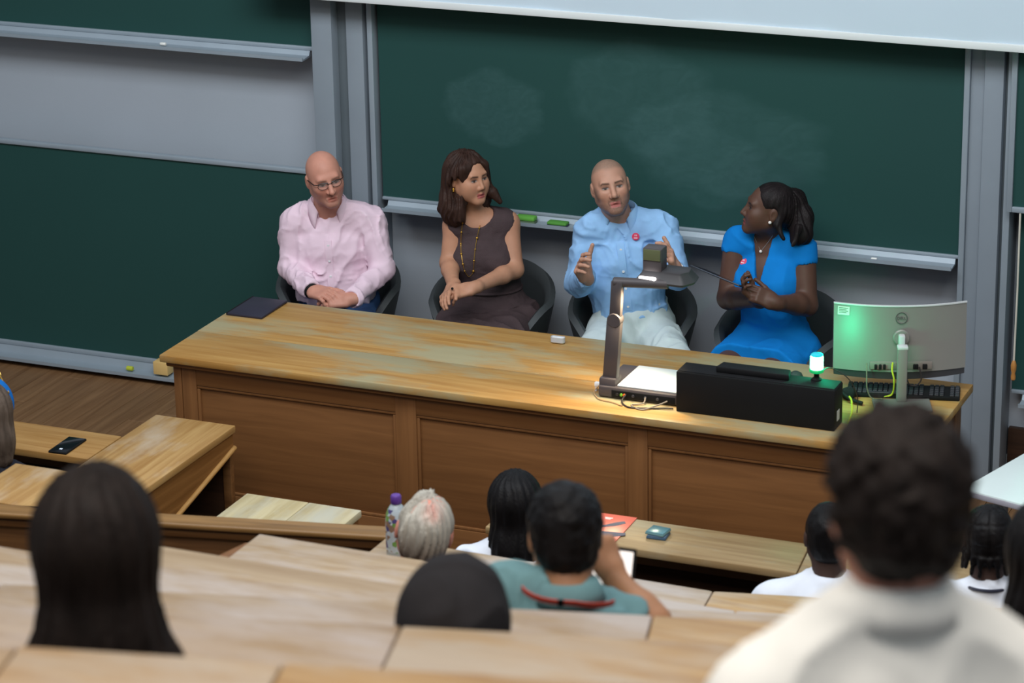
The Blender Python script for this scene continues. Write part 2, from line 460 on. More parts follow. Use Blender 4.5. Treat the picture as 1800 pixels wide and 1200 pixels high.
chalk('yellow green chalk stub lying in the low tray left of the bench', (-6.90, 11.31, 0.056), 0.035, ('lime', srgb(186, 196, 60)), 0.012)
tray_item('chalk_box', 'small yellow and white chalk box in the low tray behind the bench end', 'box', (-6.74, 11.29, 0.05), (-6.66, 11.35, 0.115), mat('chalk_box_card', srgb(226, 188, 120), 0.7))
# pull cord
cd = thing('pull_cord', 'white pull cord with a turned wooden toggle at the right edge', 'cord', (-2.53, 11.325, 0.53))
tube('cord', [(0.0, 0, 0.765), (0.002, 0, 0.4), (0, 0, 0.09)], 0.0045, mat('cord_white', srgb(214, 210, 196), 0.8), cd, 8)
lathe('toggle', [(0.004, 0.0), (0.010, 0.006), (0.011, 0.02), (0.008, 0.034), (0.012, 0.05), (0.013, 0.07), (0.008, 0.086), (0.005, 0.092)], wood('toggle_wood', srgb(176, 116, 56), srgb(206, 150, 84), 'Z'), cd, 14)
# ------------------------------------------------------------------ demonstration bench
BX0, BX1, BY0, BY1, BZ = -5.605, -2.44, 9.44, 10.23, 0.90
bench = thing('demonstration_bench', 'long panelled oak demonstration bench in front of the panelists', 'bench', (-4.02, 9.835, 0))
bx = lambda X: X+4.02
by = lambda Y: Y-9.835
def bbox_(name, x0, x1, y0, y1, z0, z1, m, bev=0.002, parent=None):
    return box(name, (bx(x0), by(y0), z0), (bx(x1), by(y1), z1), m, parent or bench, bev)
bbox_('tabletop_board', BX0, BX1, BY0, 9.758, 0.868, BZ, W_BENCH_TOP, 0.006)
bbox_('tabletop_board', BX0, BX1, 9.7605, BY1, 0.868, BZ-0.0006, W_BENCH_TOP, 0.003)
bbox_('cornice_moulding', BX0+0.018, BX1-0.018, BY0+0.018, BY1-0.018, 0.846, 0.868, W_BENCH, 0.008)
FY = 9.48
for a, b in ((-5.565, -5.53), (-5.527, -5.462), (-4.57, -4.48), (-3.59, -3.51), (-2.62, -2.48)):
    bbox_('stile', a, b, FY, FY+0.03, 0.10, 0.846, W_BENCH_Z)
for a, b in ((-5.462, -4.57), (-4.48, -3.59), (-3.51, -2.62)):
    bbox_('top_rail', a, b, FY+0.001, FY+0.03, 0.772, 0.846, W_BENCH)
    bbox_('bottom_rail', a, b, FY+0.001, FY+0.03, 0.10, 0.308, W_BENCH)
    pn = bbox_('panel', a, b, FY+0.014, FY+0.03, 0.308, 0.772, W_BENCH, 0.001)
    bm = bmesh.new()
    for lo, hi in (((a, 0.758), (b, 0.772)), ((a, 0.308), (b, 0.322)), ((a, 0.322), (a+0.014, 0.758)), ((b-0.014, 0.322), (b, 0.758))):
        bm_box(bm, (bx(lo[0]), by(FY+0.004), lo[1]), (bx(hi[0]), by(FY+0.016), hi[1]), 0.004)
    link_mesh('bead_moulding', bm_mesh(bm, 'bead_moulding', True, 40), W_BENCH_Z, pn)
bbox_('plinth', -5.575, -2.47, FY-0.012, 10.20, 0.0, 0.10, W_BENCH, 0.006)
for xe, sgn in ((-5.565, 1), (-2.48, -1)):
    a, b = sorted((xe, xe+sgn*0.03))
    bbox_('end_panel', a+0.004, b, FY+0.03, 10.18, 0.10, 0.846, W_BENCH_Z)
    a2, b2 = sorted((xe-sgn*0.006, xe+sgn*0.03))
    bbox_('end_stile', a2, b2, 10.10, 10.19, 0.10, 0.846, W_BENCH_Z)
bbox_('back_panel', -5.53, -2.51, 9.93, 9.95, 0.10, 0.868, W_BENCH)

# ------------------------------------------------------------------ rows of fixed desks
DEP = 0.26
def offs(P, d):
    """polyline shifted by d towards the audience, mitred at the bends"""
    out = []
    for i, p in enumerate(P):
        ns = []
        if i: a, b = P[i-1], p; ns.append(((b[1]-a[1]), -(b[0]-a[0])))
        if i < len(P)-1: a, b = p, P[i+1]; ns.append(((b[1]-a[1]), -(b[0]-a[0])))
        ns = [np.array(n)/np.hypot(*n) for n in ns]
        n = sum(ns); n /= np.hypot(*n)
        k = d/float(n@ns[0])
        out.append((p[0]+n[0]*k, p[1]+n[1]*k))
    return out
ROW_LABEL = {1: 'front row oak desk carrying the coral magazine, nearest to the demonstration bench',
             2: 'oak desk row in front of the white-haired man, second from the bench',
             3: 'worn oak desk row directly behind the white-haired man',
             4: 'worn oak desk row in front of the man in teal',
             5: 'worn oak desk row directly behind the man in teal',
             6: 'pale worn oak desk row cutting off the black-scarfed head',
             7: 'nearest blurred oak desk row along the bottom edge of the picture'}
for k, (z, P) in ROWS.items():
    org = (P[0][0], P[0][1], z-0.73)
    t = thing('row_desk', ROW_LABEL[k], 'desk', org)
    Q = [(p[0]-org[0], p[1]-org[1]) for p in P]
    near = offs(Q, DEP); near2 = offs(Q, 0.02); sh0 = offs(Q, 0.025); sh1 = offs(Q, 0.20); sh2 = offs(Q, 0.215)
    for i in range(len(Q)-1):
        m = W_ROW_WARM if (k == 7 and i >= 1) or (k == 2 and i == 1) or (k == 5 and i == 2) or (k == 6 and i == 1) else W_ROW
        if k == 1: m = wood('front_row_oak', srgb(136, 108, 72), srgb(162, 136, 96), 'X', 0.45, srgb(164, 156, 132), 0.4, worn_scale=1.7)
        g = 0.0015
        prism('desktop_board', [(Q[i][0]+g, Q[i][1]), (Q[i+1][0]-g, Q[i+1][1]), (near[i+1][0]-g, near[i+1][1]), (near[i][0]+g, near[i][1])], 0.70, 0.73, m, t, 0.006)
        prism('front_panel', [Q[i], Q[i+1], near2[i+1], near2[i]], 0.0, 0.699, W_PANEL, t)
        prism('book_shelf', [sh0[i], sh0[i+1], sh1[i+1], sh1[i]], 0.55, 0.565, W_DARK, t)
        prism('shelf_lip', [sh1[i], sh1[i+1], sh2[i+1], sh2[i]], 0.55, 0.585, W_PANEL, t, 0.004)
    # fixed seat plank behind the desk
    s = thing('seat_plank', 'fixed oak seat plank of ' + {1: 'the front row', 2: 'the second row from the bench', 3: 'the third row from the bench', 4: 'the row where the man in teal sits', 5: 'the row where the black-scarfed person sits', 6: 'the row where the long-haired person at lower left sits', 7: 'the nearest row along the bottom edge'}[k], 'bench', org)
    a = offs(Q, 0.40); b = offs(Q, 0.74)
    for i in range(len(Q)-1):
        prism('seat_board', [a[i], a[i+1], b[i+1], b[i]], 0.41, 0.435, W_PANEL, s, 0.004)
        mid = [((a[i][0]*(1-u)+a[i+1][0]*u + b[i][0]*(1-u)+b[i+1][0]*u)/2, (a[i][1]*(1-u)+a[i+1][1]*u + b[i][1]*(1-u)+b[i+1][1]*u)/2) for u in (0.1, 0.9)]
        for q in mid:
            box('bracket', (q[0]-0.02, q[1]-0.12, 0), (q[0]+0.02, q[1]+0.12, 0.41), W_DARK, s)
# lower cap at the left end of the third row
e3 = thing('desk_end_board', 'small warm brown end board at the left corner of the desk behind the white-haired man', 'board', (-3.80, 6.66, 0.72))
prism('board', [(-0.045, -0.16), (0.065, -0.16), (0.065, 0.12), (0.03, 0.12)], 0.0, 0.70, W_BENCH_Z, e3, 0.004)
# left block row beyond the aisle
lb = thing('row_desk', 'worn oak desk at the left edge, left of the long-haired head', 'desk', (-4.6, 5.73, 1.08))
prism('desktop_board', [(-0.9, 0), (0.95, 0), (0.95, -DEP), (-0.9, -DEP)], 0.70, 0.73, W_ROW, lb, 0.006)
prism('front_panel', [(-0.9, 0), (0.95, 0), (0.95, -0.02), (-0.9, -0.02)], 0.0, 0.699, W_PANEL, lb)

# ------------------------------------------------------------------ barrier with moulded rail
A, B = np.array([-5.40, 7.36]), np.array([-3.745, 7.715])
L = float(np.hypot(*(B-A))); ang = math.atan2(B[1]-A[1], B[0]-A[0])
ba = thing('barrier', 'dark oak barrier with a moulded top rail running left from the white-haired man', 'barrier', (A[0], A[1], 0.36), ang)
H = 0.73
box('panel', (0, -0.02, 0), (L, 0.01, H-0.06), W_PANEL, ba, 0.002)
box('cap_rail', (-0.01, -0.05, H-0.022), (L+0.01, 0.035, H), wood('rail_oak', srgb(116, 84, 46), srgb(150, 112, 66), 'X', 0.4), ba, 0.008, 3)
box('rail_moulding', (0, -0.036, H-0.058), (L, 0.025, H-0.022), W_PANEL, ba, 0.010, 3)

# ------------------------------------------------------------------ side desk at the left
sd = thing('side_desk', 'oak side desk standing end-on with a sloping ledge, left of the pale low desk', 'desk', (-5.33, 8.90, 0))
box('desktop_board', (-0.18, -0.42, 0.70), (0.18, 0.33, 0.73), W_LEFT, sd, 0.005)
bm = bmesh.new()
pr = [(0.325, 0.70), (0.325, 0.640), (-0.42, 0.475), (-0.42, 0.70)]
a = [bm.verts.new((0.150, q[0], q[1])) for q in pr]; b = [bm.verts.new((0.168, q[0], q[1])) for q in pr]
for i in range(4):
    bm.faces.new((a[i], a[(i+1) % 4], b[(i+1) % 4], b[i]))
bm.faces.new(a[::-1]); bm.faces.new(b)
link_mesh('apron', bm_mesh(bm, 'apron'), wood('apron_oak', srgb(116, 76, 36), srgb(144, 100, 54), 'Y'), sd)
tube('ledge', [(0.17, 0.33, 0.634), (0.17, 0.0, 0.560), (0.17, -0.42, 0.466)], 0.011, wood('ledge_oak', srgb(160, 118, 62), srgb(190, 146, 88), 'Y'), sd, 10)
box('end_post', (0.13, 0.295, 0.0), (0.165, 0.325, 0.636), W_PANEL, sd, 0.002)
box('inner_panel', (-0.10, -0.40, 0.0), (-0.08, 0.32, 0.70), W_DARK, sd)  # dark wood colour stands in for the shade inside the desk
box('far_panel', (-0.08, 0.30, 0.0), (0.13, 0.32, 0.66), W_DARK, sd)
pk = thing('front_desk', 'oak front desk at the far left carrying the phone', 'desk', (-6.2, 8.84, 0))
box('desktop_board', (-0.9, -0.13, 0.70), (0.685, 0.13, 0.73), W_LEFTX, pk, 0.005)
box('front_panel', (-0.9, 0.11, 0.0), (0.685, 0.128, 0.699), W_PANEL, pk)
box('book_shelf', (-0.9, -0.08, 0.55), (0.685, 0.11, 0.565), W_DARK, pk)
fp = thing('desk_flap', 'light oak desk flap below the phone at the left edge', 'desk', (-5.14, 7.78, 0.36))
box('desktop_board', (-0.092, -0.31, 0.70), (0.22, 0.02, 0.73), W_LEFT, fp, 0.004)
box('support_panel', (-0.07, -0.16, 0.0), (0.19, -0.14, 0.70), W_PANEL, fp)
wp = thing('low_desk', 'pale worn two-board low desk against the bench front at left', 'desk', (-4.57, 8.50, 0))
box('desktop_board', (-0.24, -0.17, 0.672), (0.018, 0.18, 0.70), W_PALE, wp, 0.003)
box('desktop_board', (0.02, -0.17, 0.672), (0.235, 0.18, 0.70), W_PALE, wp, 0.003)
box('side_panel', (0.205, -0.16, 0.0), (0.228, 0.165, 0.671), W_BENCH_Z, wp)
box('side_panel', (-0.23, -0.16, 0.0), (-0.207, 0.165, 0.671), W_BENCH_Z, wp)
box('back_panel', (-0.207, 0.14, 0.3), (0.205, 0.16, 0.671), W_BENCH, wp)

# ------------------------------------------------------------------ white table at the right
wt = thing('white_table', 'white laminate table at the right edge with a grey rim', 'table', (-2.312, 9.582, 0), math.radians(-17))
box('tabletop', (0, 0, 0.705), (1.5, 0.75, 0.73), mat('white_laminate', srgb(226, 238, 236), 0.35, var=0.02), wt, 0.004)
box('rim', (-0.002, -0.002, 0.702), (1.502, 0.752, 0.724), mat('laminate_edge', srgb(172, 168, 178), 0.5), wt, 0.003)
for lx, ly in ((0.12, 0.08), (1.38, 0.08), (0.12, 0.67), (1.38, 0.67)):
    box('leg', (lx-0.02, ly-0.02, 0), (lx+0.02, ly+0.02, 0.703), CHROME, wt, 0.004)
bg = thing('rucksack', 'grey green rucksack under the white table at the right edge', 'bag', (-1.72, 9.30, 0))
GG = mat('rucksack_cloth', srgb(96, 106, 88), 0.85, var=0.3, vs=14, bump=0.4, bs=60)
box('bag_body', (-0.16, -0.10, 0.0), (0.16, 0.10, 0.46), GG, bg, 0.07, 5)
box('front_pocket', (-0.12, -0.14, 0.05), (0.12, -0.06, 0.26), GG, bg, 0.03, 4)
tube('carry_handle', spline([(-0.04, 0, 0.45), (-0.03, 0, 0.49), (0.03, 0, 0.49), (0.04, 0, 0.45)], 10), 0.008, BLACKP, bg)

# ------------------------------------------------------------------ tub chairs
CHAIRM = mat('chair_shell', srgb(62, 66, 68), 0.6, var=0.06, bump=0.05, bs=200)
def tub_mesh():
    bm = bmesh.new()
    nphi, prof_n = 40, 9
    rings = []
    for i in range(nphi+1):
        u = i/nphi*2-1                                  # -1 front right .. 0 back .. 1 front left
        phi = u*math.radians(142)
        au = abs(u)
        top = 0.80 - 0.115*min(1, au*1.5)**2 - 0.12*max(0, (au-0.72)/0.28)**2
        bot = 0.47 + 0.03*au
        rx, ry = 0.255, 0.245
        ring = []
        for j in range(prof_n):
            v = j/(prof_n-1)
            z = bot + (top-bot)*v
            flare = 0.82 + 0.22*v**0.8
            ring.append(((math.sin(phi)*rx*flare), (math.cos(phi)*ry*flare), z))
        rings.append(ring)
    th = 0.044
    inner, outer = [], []
    for i, ring in enumerate(rings):
        ri, ro = [], []
        for p in ring:
            n = Vector((p[0], p[1], 0)).normalized()
            ro.append(bm.verts.new(Vector(p)+n*th*0.5)); ri.append(bm.verts.new(Vector(p)-n*th*0.5))
        inner.append(ri); outer.append(ro)
    rim = []
    for i, ring in enumerate(rings):
        rim.append(bm.verts.new(Vector(ring[-1])+Vector((0, 0, th*0.42))))
    for i in range(nphi):
        for j in range(prof_n-1):
            bm.faces.new((outer[i][j], outer[i+1][j], outer[i+1][j+1], outer[i][j+1]))
            bm.faces.new((inner[i+1][j], inner[i][j], inner[i][j+1], inner[i+1][j+1]))
        bm.faces.new((outer[i][-1], outer[i+1][-1], rim[i+1], rim[i]))
        bm.faces.new((inner[i+1][-1], inner[i][-1], rim[i], rim[i+1]))
        bm.faces.new((outer[i+1][0], outer[i][0], inner[i][0], inner[i+1][0]))
    for e in (0, nphi):
        for j in range(prof_n-1):
            bm.faces.new((inner[e][j], outer[e][j], outer[e][j+1], inner[e][j+1]) if e == 0 else (outer[e][j], inner[e][j], inner[e][j+1], outer[e][j+1]))
        bm.faces.new((outer[e][-1], rim[e], inner[e][-1]))
    return bm_mesh(bm, 'tub_shell', True, 60)
TUB = tub_mesh()
bm = bmesh.new(); bm_lathe(bm, [(0.05, 0.43), (0.20, 0.435), (0.235, 0.45), (0.24, 0.475), (0.22, 0.49), (0.05, 0.495)], 32)
SEATP = bm_mesh(bm, 'seat_pad', True, 50)
LEGS = []
for sx, sy in ((-1, -1), (1, -1), (-1, 1), (1, 1)):
    bm = bmesh.new(); bm_tube(bm, [(sx*0.12, sy*0.12, 0.44), (sx*0.215, sy*0.205, 0.0)], [0.014, 0.010], 8)
    LEGS.append(bm_mesh(bm, 'leg', True, 50))
def tub_chair(label, x, y, th):
    t = thing('tub_chair', label, 'chair', (x, y, 0), th, 'dark tub chairs behind the bench')
    link_mesh('tub_shell', TUB, CHAIRM, t); link_mesh('seat_pad', SEATP, CHAIRM, t)
    for l in LEGS:
        link_mesh('leg', l, BLACKP, t)
    return t
# ------------------------------------------------------------------ things on the demonstration bench
tb = thing('tablet_case', 'closed dark tablet case on the back left corner of the bench', 'tablet', (-5.502, 10.10, BZ), math.radians(0))
box('case', (-0.084, -0.118, 0), (0.084, 0.120, 0.011), mat('tablet_case', srgb(44, 42, 56), 0.45), tb, 0.004)
box('spine', (-0.086, -0.118, 0.001), (-0.078, 0.120, 0.012), BLACKP, tb, 0.002)
eb = thing('earbud_case', 'small white rounded earbud case on the bench before the man in blue', 'case', (-4.137, 10.127, BZ), math.radians(2))
box('case', (-0.030, -0.0125, 0.0), (0.030, 0.0125, 0.026), WHITEP, eb, 0.011, 5)
box('lid_seam', (-0.0303, -0.0127, 0.0165), (0.0303, 0.0127, 0.0172), mat('seam_grey', srgb(190, 190, 194), 0.5), eb, 0.011, 4)

vz = thing('visualiser', 'dark grey document camera on the bench with a lit lamp head on a tall arm', 'document camera', (-3.59, 9.74, BZ))
VG = mat('visualiser_grey', srgb(74, 68, 70), 0.5, var=0.04)
box('base', (-0.165, -0.145, 0.004), (0.155, 0.125, 0.046), VG, vz, 0.006)
box('port_strip', (-0.110, -0.147, 0.008), (0.150, -0.143, 0.036), BLACKP, vz, 0.002)
for i, (px_, c) in enumerate(((-0.085, (40, 40, 42)), (-0.068, (120, 190, 60)), (-0.056, (240, 110, 40)), (-0.02, (60, 60, 66)), (0.03, (70, 70, 76)), (0.08, (60, 60, 64)))):
    bm = bmesh.new(); bm_lathe(bm, [(0.004, 0), (0.006, 0.002), (0.006, 0.005), (0.003, 0.006)], 10, M=Matrix.Translation((px_, -0.146, 0.022)) @ Matrix.Rotation(PI/2, 4, 'X'))
    link_mesh('socket', bm_mesh(bm, 'socket', True, 40), mat('socket_%d' % i, srgb(*c), 0.4), vz)
box('document_plate', (-0.093, -0.128, 0.046), (0.150, 0.112, 0.053), mat('visualiser_plate', srgb(226, 232, 232), 0.3, var=0.01), vz, 0.003)
box('arm_foot', (-0.168, -0.132, 0.0), (-0.098, -0.06, 0.075), VG, vz, 0.008)
bm = bmesh.new()
bm_box(bm, (-0.029, -0.017, 0.0), (0.029, 0.017, 0.24), 0.005)
la = link_mesh('lower_arm', bm_mesh(bm, 'lower_arm', True, 40), VG, vz, (-0.130, -0.10, 0.065), (0, math.radians(4.5), 0))
bm = bmesh.new(); bm_lathe(bm, [(0.026, -0.020), (0.029, -0.016), (0.029, 0.016), (0.026, 0.020)], 20, M=Matrix.Rotation(PI/2, 4, 'X'))
link_mesh('hinge', bm_mesh(bm, 'hinge', True, 40), VG, vz, (-0.109, -0.10, 0.308))
bm = bmesh.new(); bm_box(bm, (-0.023, -0.015, 0.0), (0.023, 0.015, 0.155), 0.005)
link_mesh('upper_arm', bm_mesh(bm, 'upper_arm', True, 40), VG, vz, (-0.108, -0.10, 0.31), (0, math.radians(3.5), 0))
bm = bmesh.new(); bm_lathe(bm, [(0.015, 0), (0.019, 0.004), (0.019, 0.21), (0.015, 0.214)], 16, M=Matrix.Rotation(PI/2, 4, 'Y'))
link_mesh('cross_arm', bm_mesh(bm, 'cross_arm', True, 40), VG, vz, (-0.118, -0.10, 0.458), (0, 0, math.radians(12)))
hd = bmesh.new()
pts = [(-0.045, -0.075), (0.155, -0.075), (0.185, -0.02), (0.175, 0.06), (-0.02, 0.06)]
bm_prism(hd, pts, 0.452, 0.505, 0.012)
for v in hd.verts:
    if v.co.z > 0.48: v.co.x = 0.07+(v.co.x-0.07)*0.80; v.co.y = -0.005+(v.co.y+0.005)*0.72
lh = link_mesh('lamp_head', bm_mesh(hd, 'lamp_head', True, 35), mat('visualiser_head', srgb(58, 56, 58), 0.5), vz)
box('camera_block', (-0.015, -0.055, 0.50), (0.062, 0.01, 0.592), VG, vz, 0.006)
box('camera_window', (-0.011, -0.059, 0.545), (0.058, -0.0545, 0.588), mat('camera_window', srgb(96, 100, 72), 0.25, var=0.02), vz, 0.001)
LAMPW = mat('lamp_white', (1, 1, 1), 0.4, emis=(1.0, 0.93, 0.90), estr=9.0)
box('lamp_lens', (-0.024, -0.0785, 0.456), (0.046, -0.066, 0.484), LAMPW, vz, 0.006, 3)
sp = bpy.data.lights.new('visualiser_lamp', 'SPOT'); sp.energy = 24; sp.spot_size = math.radians(120); sp.spot_blend = 0.6; sp.color = (1.0, 0.80, 0.50); sp.shadow_soft_size = 0.03
so = bpy.data.objects.new('visualiser_lamp', sp); COL.objects.link(so); so.location = (-3.60, 9.640, 1.340)
so.rotation_euler = (Vector((-3.76, 9.46, 0.9))-Vector((-3.60, 9.640, 1.340))).to_track_quat('-Z', 'Y').to_euler()

def cable(label, pts, r, m, n=30):
    base = pts[0]
    t = thing('cable', label, 'cable', base)
    tube('cord', [tuple(np.array(p)-np.array(base)) for p in spline(pts, n)], r, m, t, 7)
    return t
WIRE = mat('wire_dark', srgb(48, 42, 40), 0.5)
WIREG = mat('wire_grey', srgb(132, 122, 110), 0.5)
WIREY = mat('wire_yellow', srgb(196, 196, 52), 0.5)
cable('black cable looping out of the document camera on the bench', [(-3.64, 9.592, 0.925), (-3.645, 9.562, 0.906), (-3.60, 9.520, 0.904), (-3.53, 9.535, 0.904), (-3.47, 9.550, 0.906), (-3.435, 9.56, 0.906)], 0.0035, WIRE)
cable('thin grey cable in front of the document camera ports', [(-3.56, 9.592, 0.925), (-3.56, 9.57, 0.908), (-3.60, 9.545, 0.904), (-3.545, 9.512, 0.904), (-3.50, 9.56, 0.91), (-3.47, 9.59, 0.92)], 0.003, WIREG)
cable('thin white cable running from the document camera foot', [(-3.77, 9.655, 0.93), (-3.785, 9.63, 0.906), (-3.74, 9.565, 0.904), (-3.68, 9.55, 0.904), (-3.63, 9.525, 0.904)], 0.0025, mat('wire_tan', srgb(176, 140, 100), 0.5))
plug = thing('cable_plug', 'small white plug beside the document camera foot', 'plug', (-3.782, 9.66, BZ))
box('shell', (-0.012, -0.009, 0.018), (0.012, 0.009, 0.036), WHITEP, plug, 0.004)
box('pin', (0.012, -0.004, 0.023), (0.018, 0.004, 0.031), CHROME, plug)
box('strain_relief', (-0.009, -0.006, 0.0), (-0.003, 0.006, 0.02), WHITEP, plug)

cb = thing('control_console', 'long black control console box on the front edge of the bench', 'console', (-3.108, 9.61, BZ))
box('cabinet', (-0.312, -0.062, 0.0), (0.312, 0.045, 0.162), BLACKP, cb, 0.005)
box('top_panel', (-0.308, -0.055, 0.160), (0.308, 0.042, 0.1655), mat('console_top', srgb(24, 24, 26), 0.7, spec=0.2), cb, 0.002)
bm = bmesh.new(); bm_prism(bm, [(-0.165, -0.030), (0.125, -0.030), (0.112, 0.032), (-0.155, 0.032)], 0.1655, 0.190, 0.005)
link_mesh('display_bezel', bm_mesh(bm, 'display_bezel', True, 40), mat('console_lid', srgb(18, 18, 20), 0.6, spec=0.25), cb)
for lx in (-0.28, 0.28):
    box('rubber_foot', (lx-0.015, -0.05, -0.0), (lx+0.015, -0.02, 0.003), DARKG, cb)
box('side_label', (0.3115, -0.03, 0.03), (0.3135, 0.0, 0.07), mat('label_white', srgb(190, 190, 190), 0.6), cb)
sph = thing('round_speaker', 'small dark domed speaker behind the black console', 'speaker', (-3.085, 9.99, BZ))
lathe('dome', [(0.030, 0.0), (0.032, 0.006), (0.031, 0.03), (0.024, 0.046), (0.010, 0.054), (0.002, 0.055)], mat('speaker_dark', srgb(48, 62, 58), 0.6, bump=0.3, bs=300), sph, 24)
lathe('base_ring', [(0.033, 0.0), (0.035, 0.003), (0.033, 0.008)], BLACKP, sph, 24)

gl = thing('status_light', 'glowing green status beacon on a short black stalk', 'lamp', (-2.893, 9.632, BZ+0.1655))
lathe('foot', [(0.020, 0), (0.020, 0.004), (0.014, 0.008), (0.010, 0.012)], BLACKP, gl, 20)
lathe('stalk', [(0.010, 0.006), (0.010, 0.026), (0.014, 0.030)], BLACKP, gl, 14)
lathe('collar', [(0.016, 0.028), (0.027, 0.032), (0.028, 0.040), (0.025, 0.044)], mat('collar_painted_glow', srgb(20, 110, 60), 0.4, emis=(0.0, 0.6, 0.16), estr=0.7), gl, 20)  # black collar; green light from the lens painted on as colour and glow
lathe('lens', [(0.023, 0.043), (0.025, 0.047), (0.0245, 0.092), (0.021, 0.096)], mat('beacon_lens', (0.3, 1, 0.7), 0.3, emis=(0.16, 1.0, 0.55), estr=11.0), gl, 20)
lathe('cap', [(0.022, 0.096), (0.023, 0.100), (0.018, 0.104), (0.004, 0.105)], mat('beacon_cap', srgb(30, 150, 170), 0.3, emis=(0.02, 0.45, 0.5), estr=1.0), gl, 20)
pl = bpy.data.lights.new('beacon_glow', 'POINT'); pl.energy = 3.4; pl.color = (0.0, 1.0, 0.46); pl.shadow_soft_size = 0.03
po = bpy.data.objects.new('beacon_glow', pl); COL.objects.link(po); po.location = (-2.885, 9.70, BZ+0.245)

# monitor seen from behind
mo = thing('monitor', 'silver curved monitor seen from behind on a slim stand', 'monitor', (-2.655, 9.955, BZ), math.radians(21))
MONB = mat('monitor_back', srgb(138, 134, 128), 0.45, 0.2, var=0.02)
def curved_slab(z0, z1, w, y0, th, sag, n=20, zc=0.0):
    bm = bmesh.new()
    rows = []
    for i in range(n+1):
        u = i/n*2-1
        yy = y0 + sag*u*u
        zz = 0.010*(1-u*u)
        rows.append([bm.verts.new((u*w/2, yy, z0-zz*zc)), bm.verts.new((u*w/2, yy+0.02*(z1-z0)/0.28, z1)), bm.verts.new((u*w/2, yy+th+0.02*(z1-z0)/0.28, z1)), bm.verts.new((u*w/2, yy+th, z0-zz*zc))])
    for a, b in zip(rows[:-1], rows[1:]):
        for q in range(4):
            bm.faces.new((a[q], b[q], b[(q+1) % 4], a[(q+1) % 4]))
    bm.faces.new(rows[0][::-1]); bm.faces.new(rows[-1])
    return bm
link_mesh('back_shell', bm_mesh(curved_slab(0.105, 0.362, 0.505, 0.03, 0.02, 0.052), 'back_shell', True, 40), MONB, mo)
link_mesh('lower_bezel', bm_mesh(curved_slab(0.080, 0.107, 0.500, 0.033, 0.02, 0.052, zc=0.5), 'lower_bezel', True, 40), mat('monitor_bezel', srgb(52, 48, 52), 0.4), mo)
link_mesh('top_edge', bm_mesh(curved_slab(0.361, 0.366, 0.507, 0.046, 0.008, 0.052), 'top_edge', True, 40), mat('monitor_edge', srgb(206, 206, 206), 0.4), mo)
link_mesh('display', bm_mesh(curved_slab(0.09, 0.358, 0.498, 0.050, 0.006, 0.052), 'display', True, 40), BLACKP, mo)
# round badge with the maker's wordmark
bm = bmesh.new()
n = 40
for k in range(n):
    a0, a1 = 2*PI*k/n, 2*PI*(k+1)/n
    vs = []
    for r_, a_ in ((0.0228, a0), (0.0228, a1), (0.0205, a1), (0.0205, a0)):
        vs.append(bm.verts.new((r_*math.cos(a_), 0, r_*math.sin(a_))))
    bm.faces.new(vs)
bmesh.ops.remove_doubles(bm, verts=bm.verts, dist=1e-6)
INK = mat('badge_ink', srgb(66, 66, 66), 0.5)
r_ = bmesh.ops.extrude_face_region(bm, geom=bm.faces[:]); bmesh.ops.translate(bm, verts=[g for g in r_['geom'] if isinstance(g, bmesh.types.BMVert)], vec=(0, -0.001, 0))
bd = link_mesh('badge_ring', bm_mesh(bm, 'badge_ring'), INK, mo, (0.0, 0.0425, 0.318), (math.radians(-4), 0, 0))
text_mesh('badge_letters', 'DELL', 0.0155, INK, bd, (0.0, -0.0008, 0.0), (PI/2, 0, 0), 0.0004)
stk = box('asset_sticker', (-0.0001, -0.0006, -0.022), (0.046, 0.0002, 0.012), mat('sticker', srgb(206, 214, 200), 0.6), mo, 0, loc=(-0.238, 0.0905, 0.342), rot=(math.radians(-4), 0, math.radians(-20)))
for j in range(4):
    box('print_line', (0.004, -0.0009, 0.004-0.006*j), (0.040-0.006*(j % 2), -0.0004, 0.0065-0.006*j), INK, stk)
lathe('stand_hub', [(0.018, 0), (0.031, 0.004), (0.032, 0.014), (0.028, 0.018)], MONB, mo, 28, (0, 0.040, 0.245), (PI/2, 0, 0))
box('hub_neck', (-0.012, -0.005, 0.215), (0.012, 0.03, 0.262), mat('monitor_neck', srgb(200, 200, 200), 0.4), mo, 0.005)
box('stand_column', (-0.019, -0.040, 0.008), (0.019, -0.012, 0.222), MONB, mo, 0.005)
box('column_cap', (-0.020, -0.041, 0.218), (0.020, -0.004, 0.230), mat('monitor_edge', srgb(206, 206, 206), 0.4), mo, 0.003)
box('stand_foot', (-0.11, -0.13, 0.0), (0.11, 0.0, 0.009), MONB, mo, 0.004)
box('port_recess', (-0.118, 0.028, 0.117), (0.120, 0.040, 0.146), mat('port_recess', srgb(128, 120, 112), 0.5), mo, 0.002)
for px_ in (-0.095, -0.078, -0.062, 0.052, 0.062, 0.088, 0.096):
    box('port_plug', (px_-0.005, 0.020, 0.118), (px_+0.005, 0.032, 0.138), BLACKP, mo, 0.002)
def mcable(label, pts, r, m):
    M_ = Matrix.Translation(mo.location) @ Matrix.Rotation(math.radians(21), 4, 'Z')
    return cable(label, [tuple(M_ @ Vector(p)) for p in pts], r, m)
mcable('yellow network cable hanging from the back of the monitor', [(-0.032, 0.016, 0.150), (-0.034, 0.006, 0.12), (-0.026, 0.0, 0.08), (-0.030, 0.02, 0.02), (-0.06, 0.03, 0.006)], 0.0035, WIREY)
mcable('grey cable dropping from the left back corner of the monitor', [(-0.130, 0.024, 0.145), (-0.130, 0.010, 0.10), (-0.128, 0.0, 0.05), (-0.11, 0.0, 0.012), (-0.07, -0.02, 0.014)], 0.0025, mat('wire_taupe', srgb(120, 112, 96), 0.5))
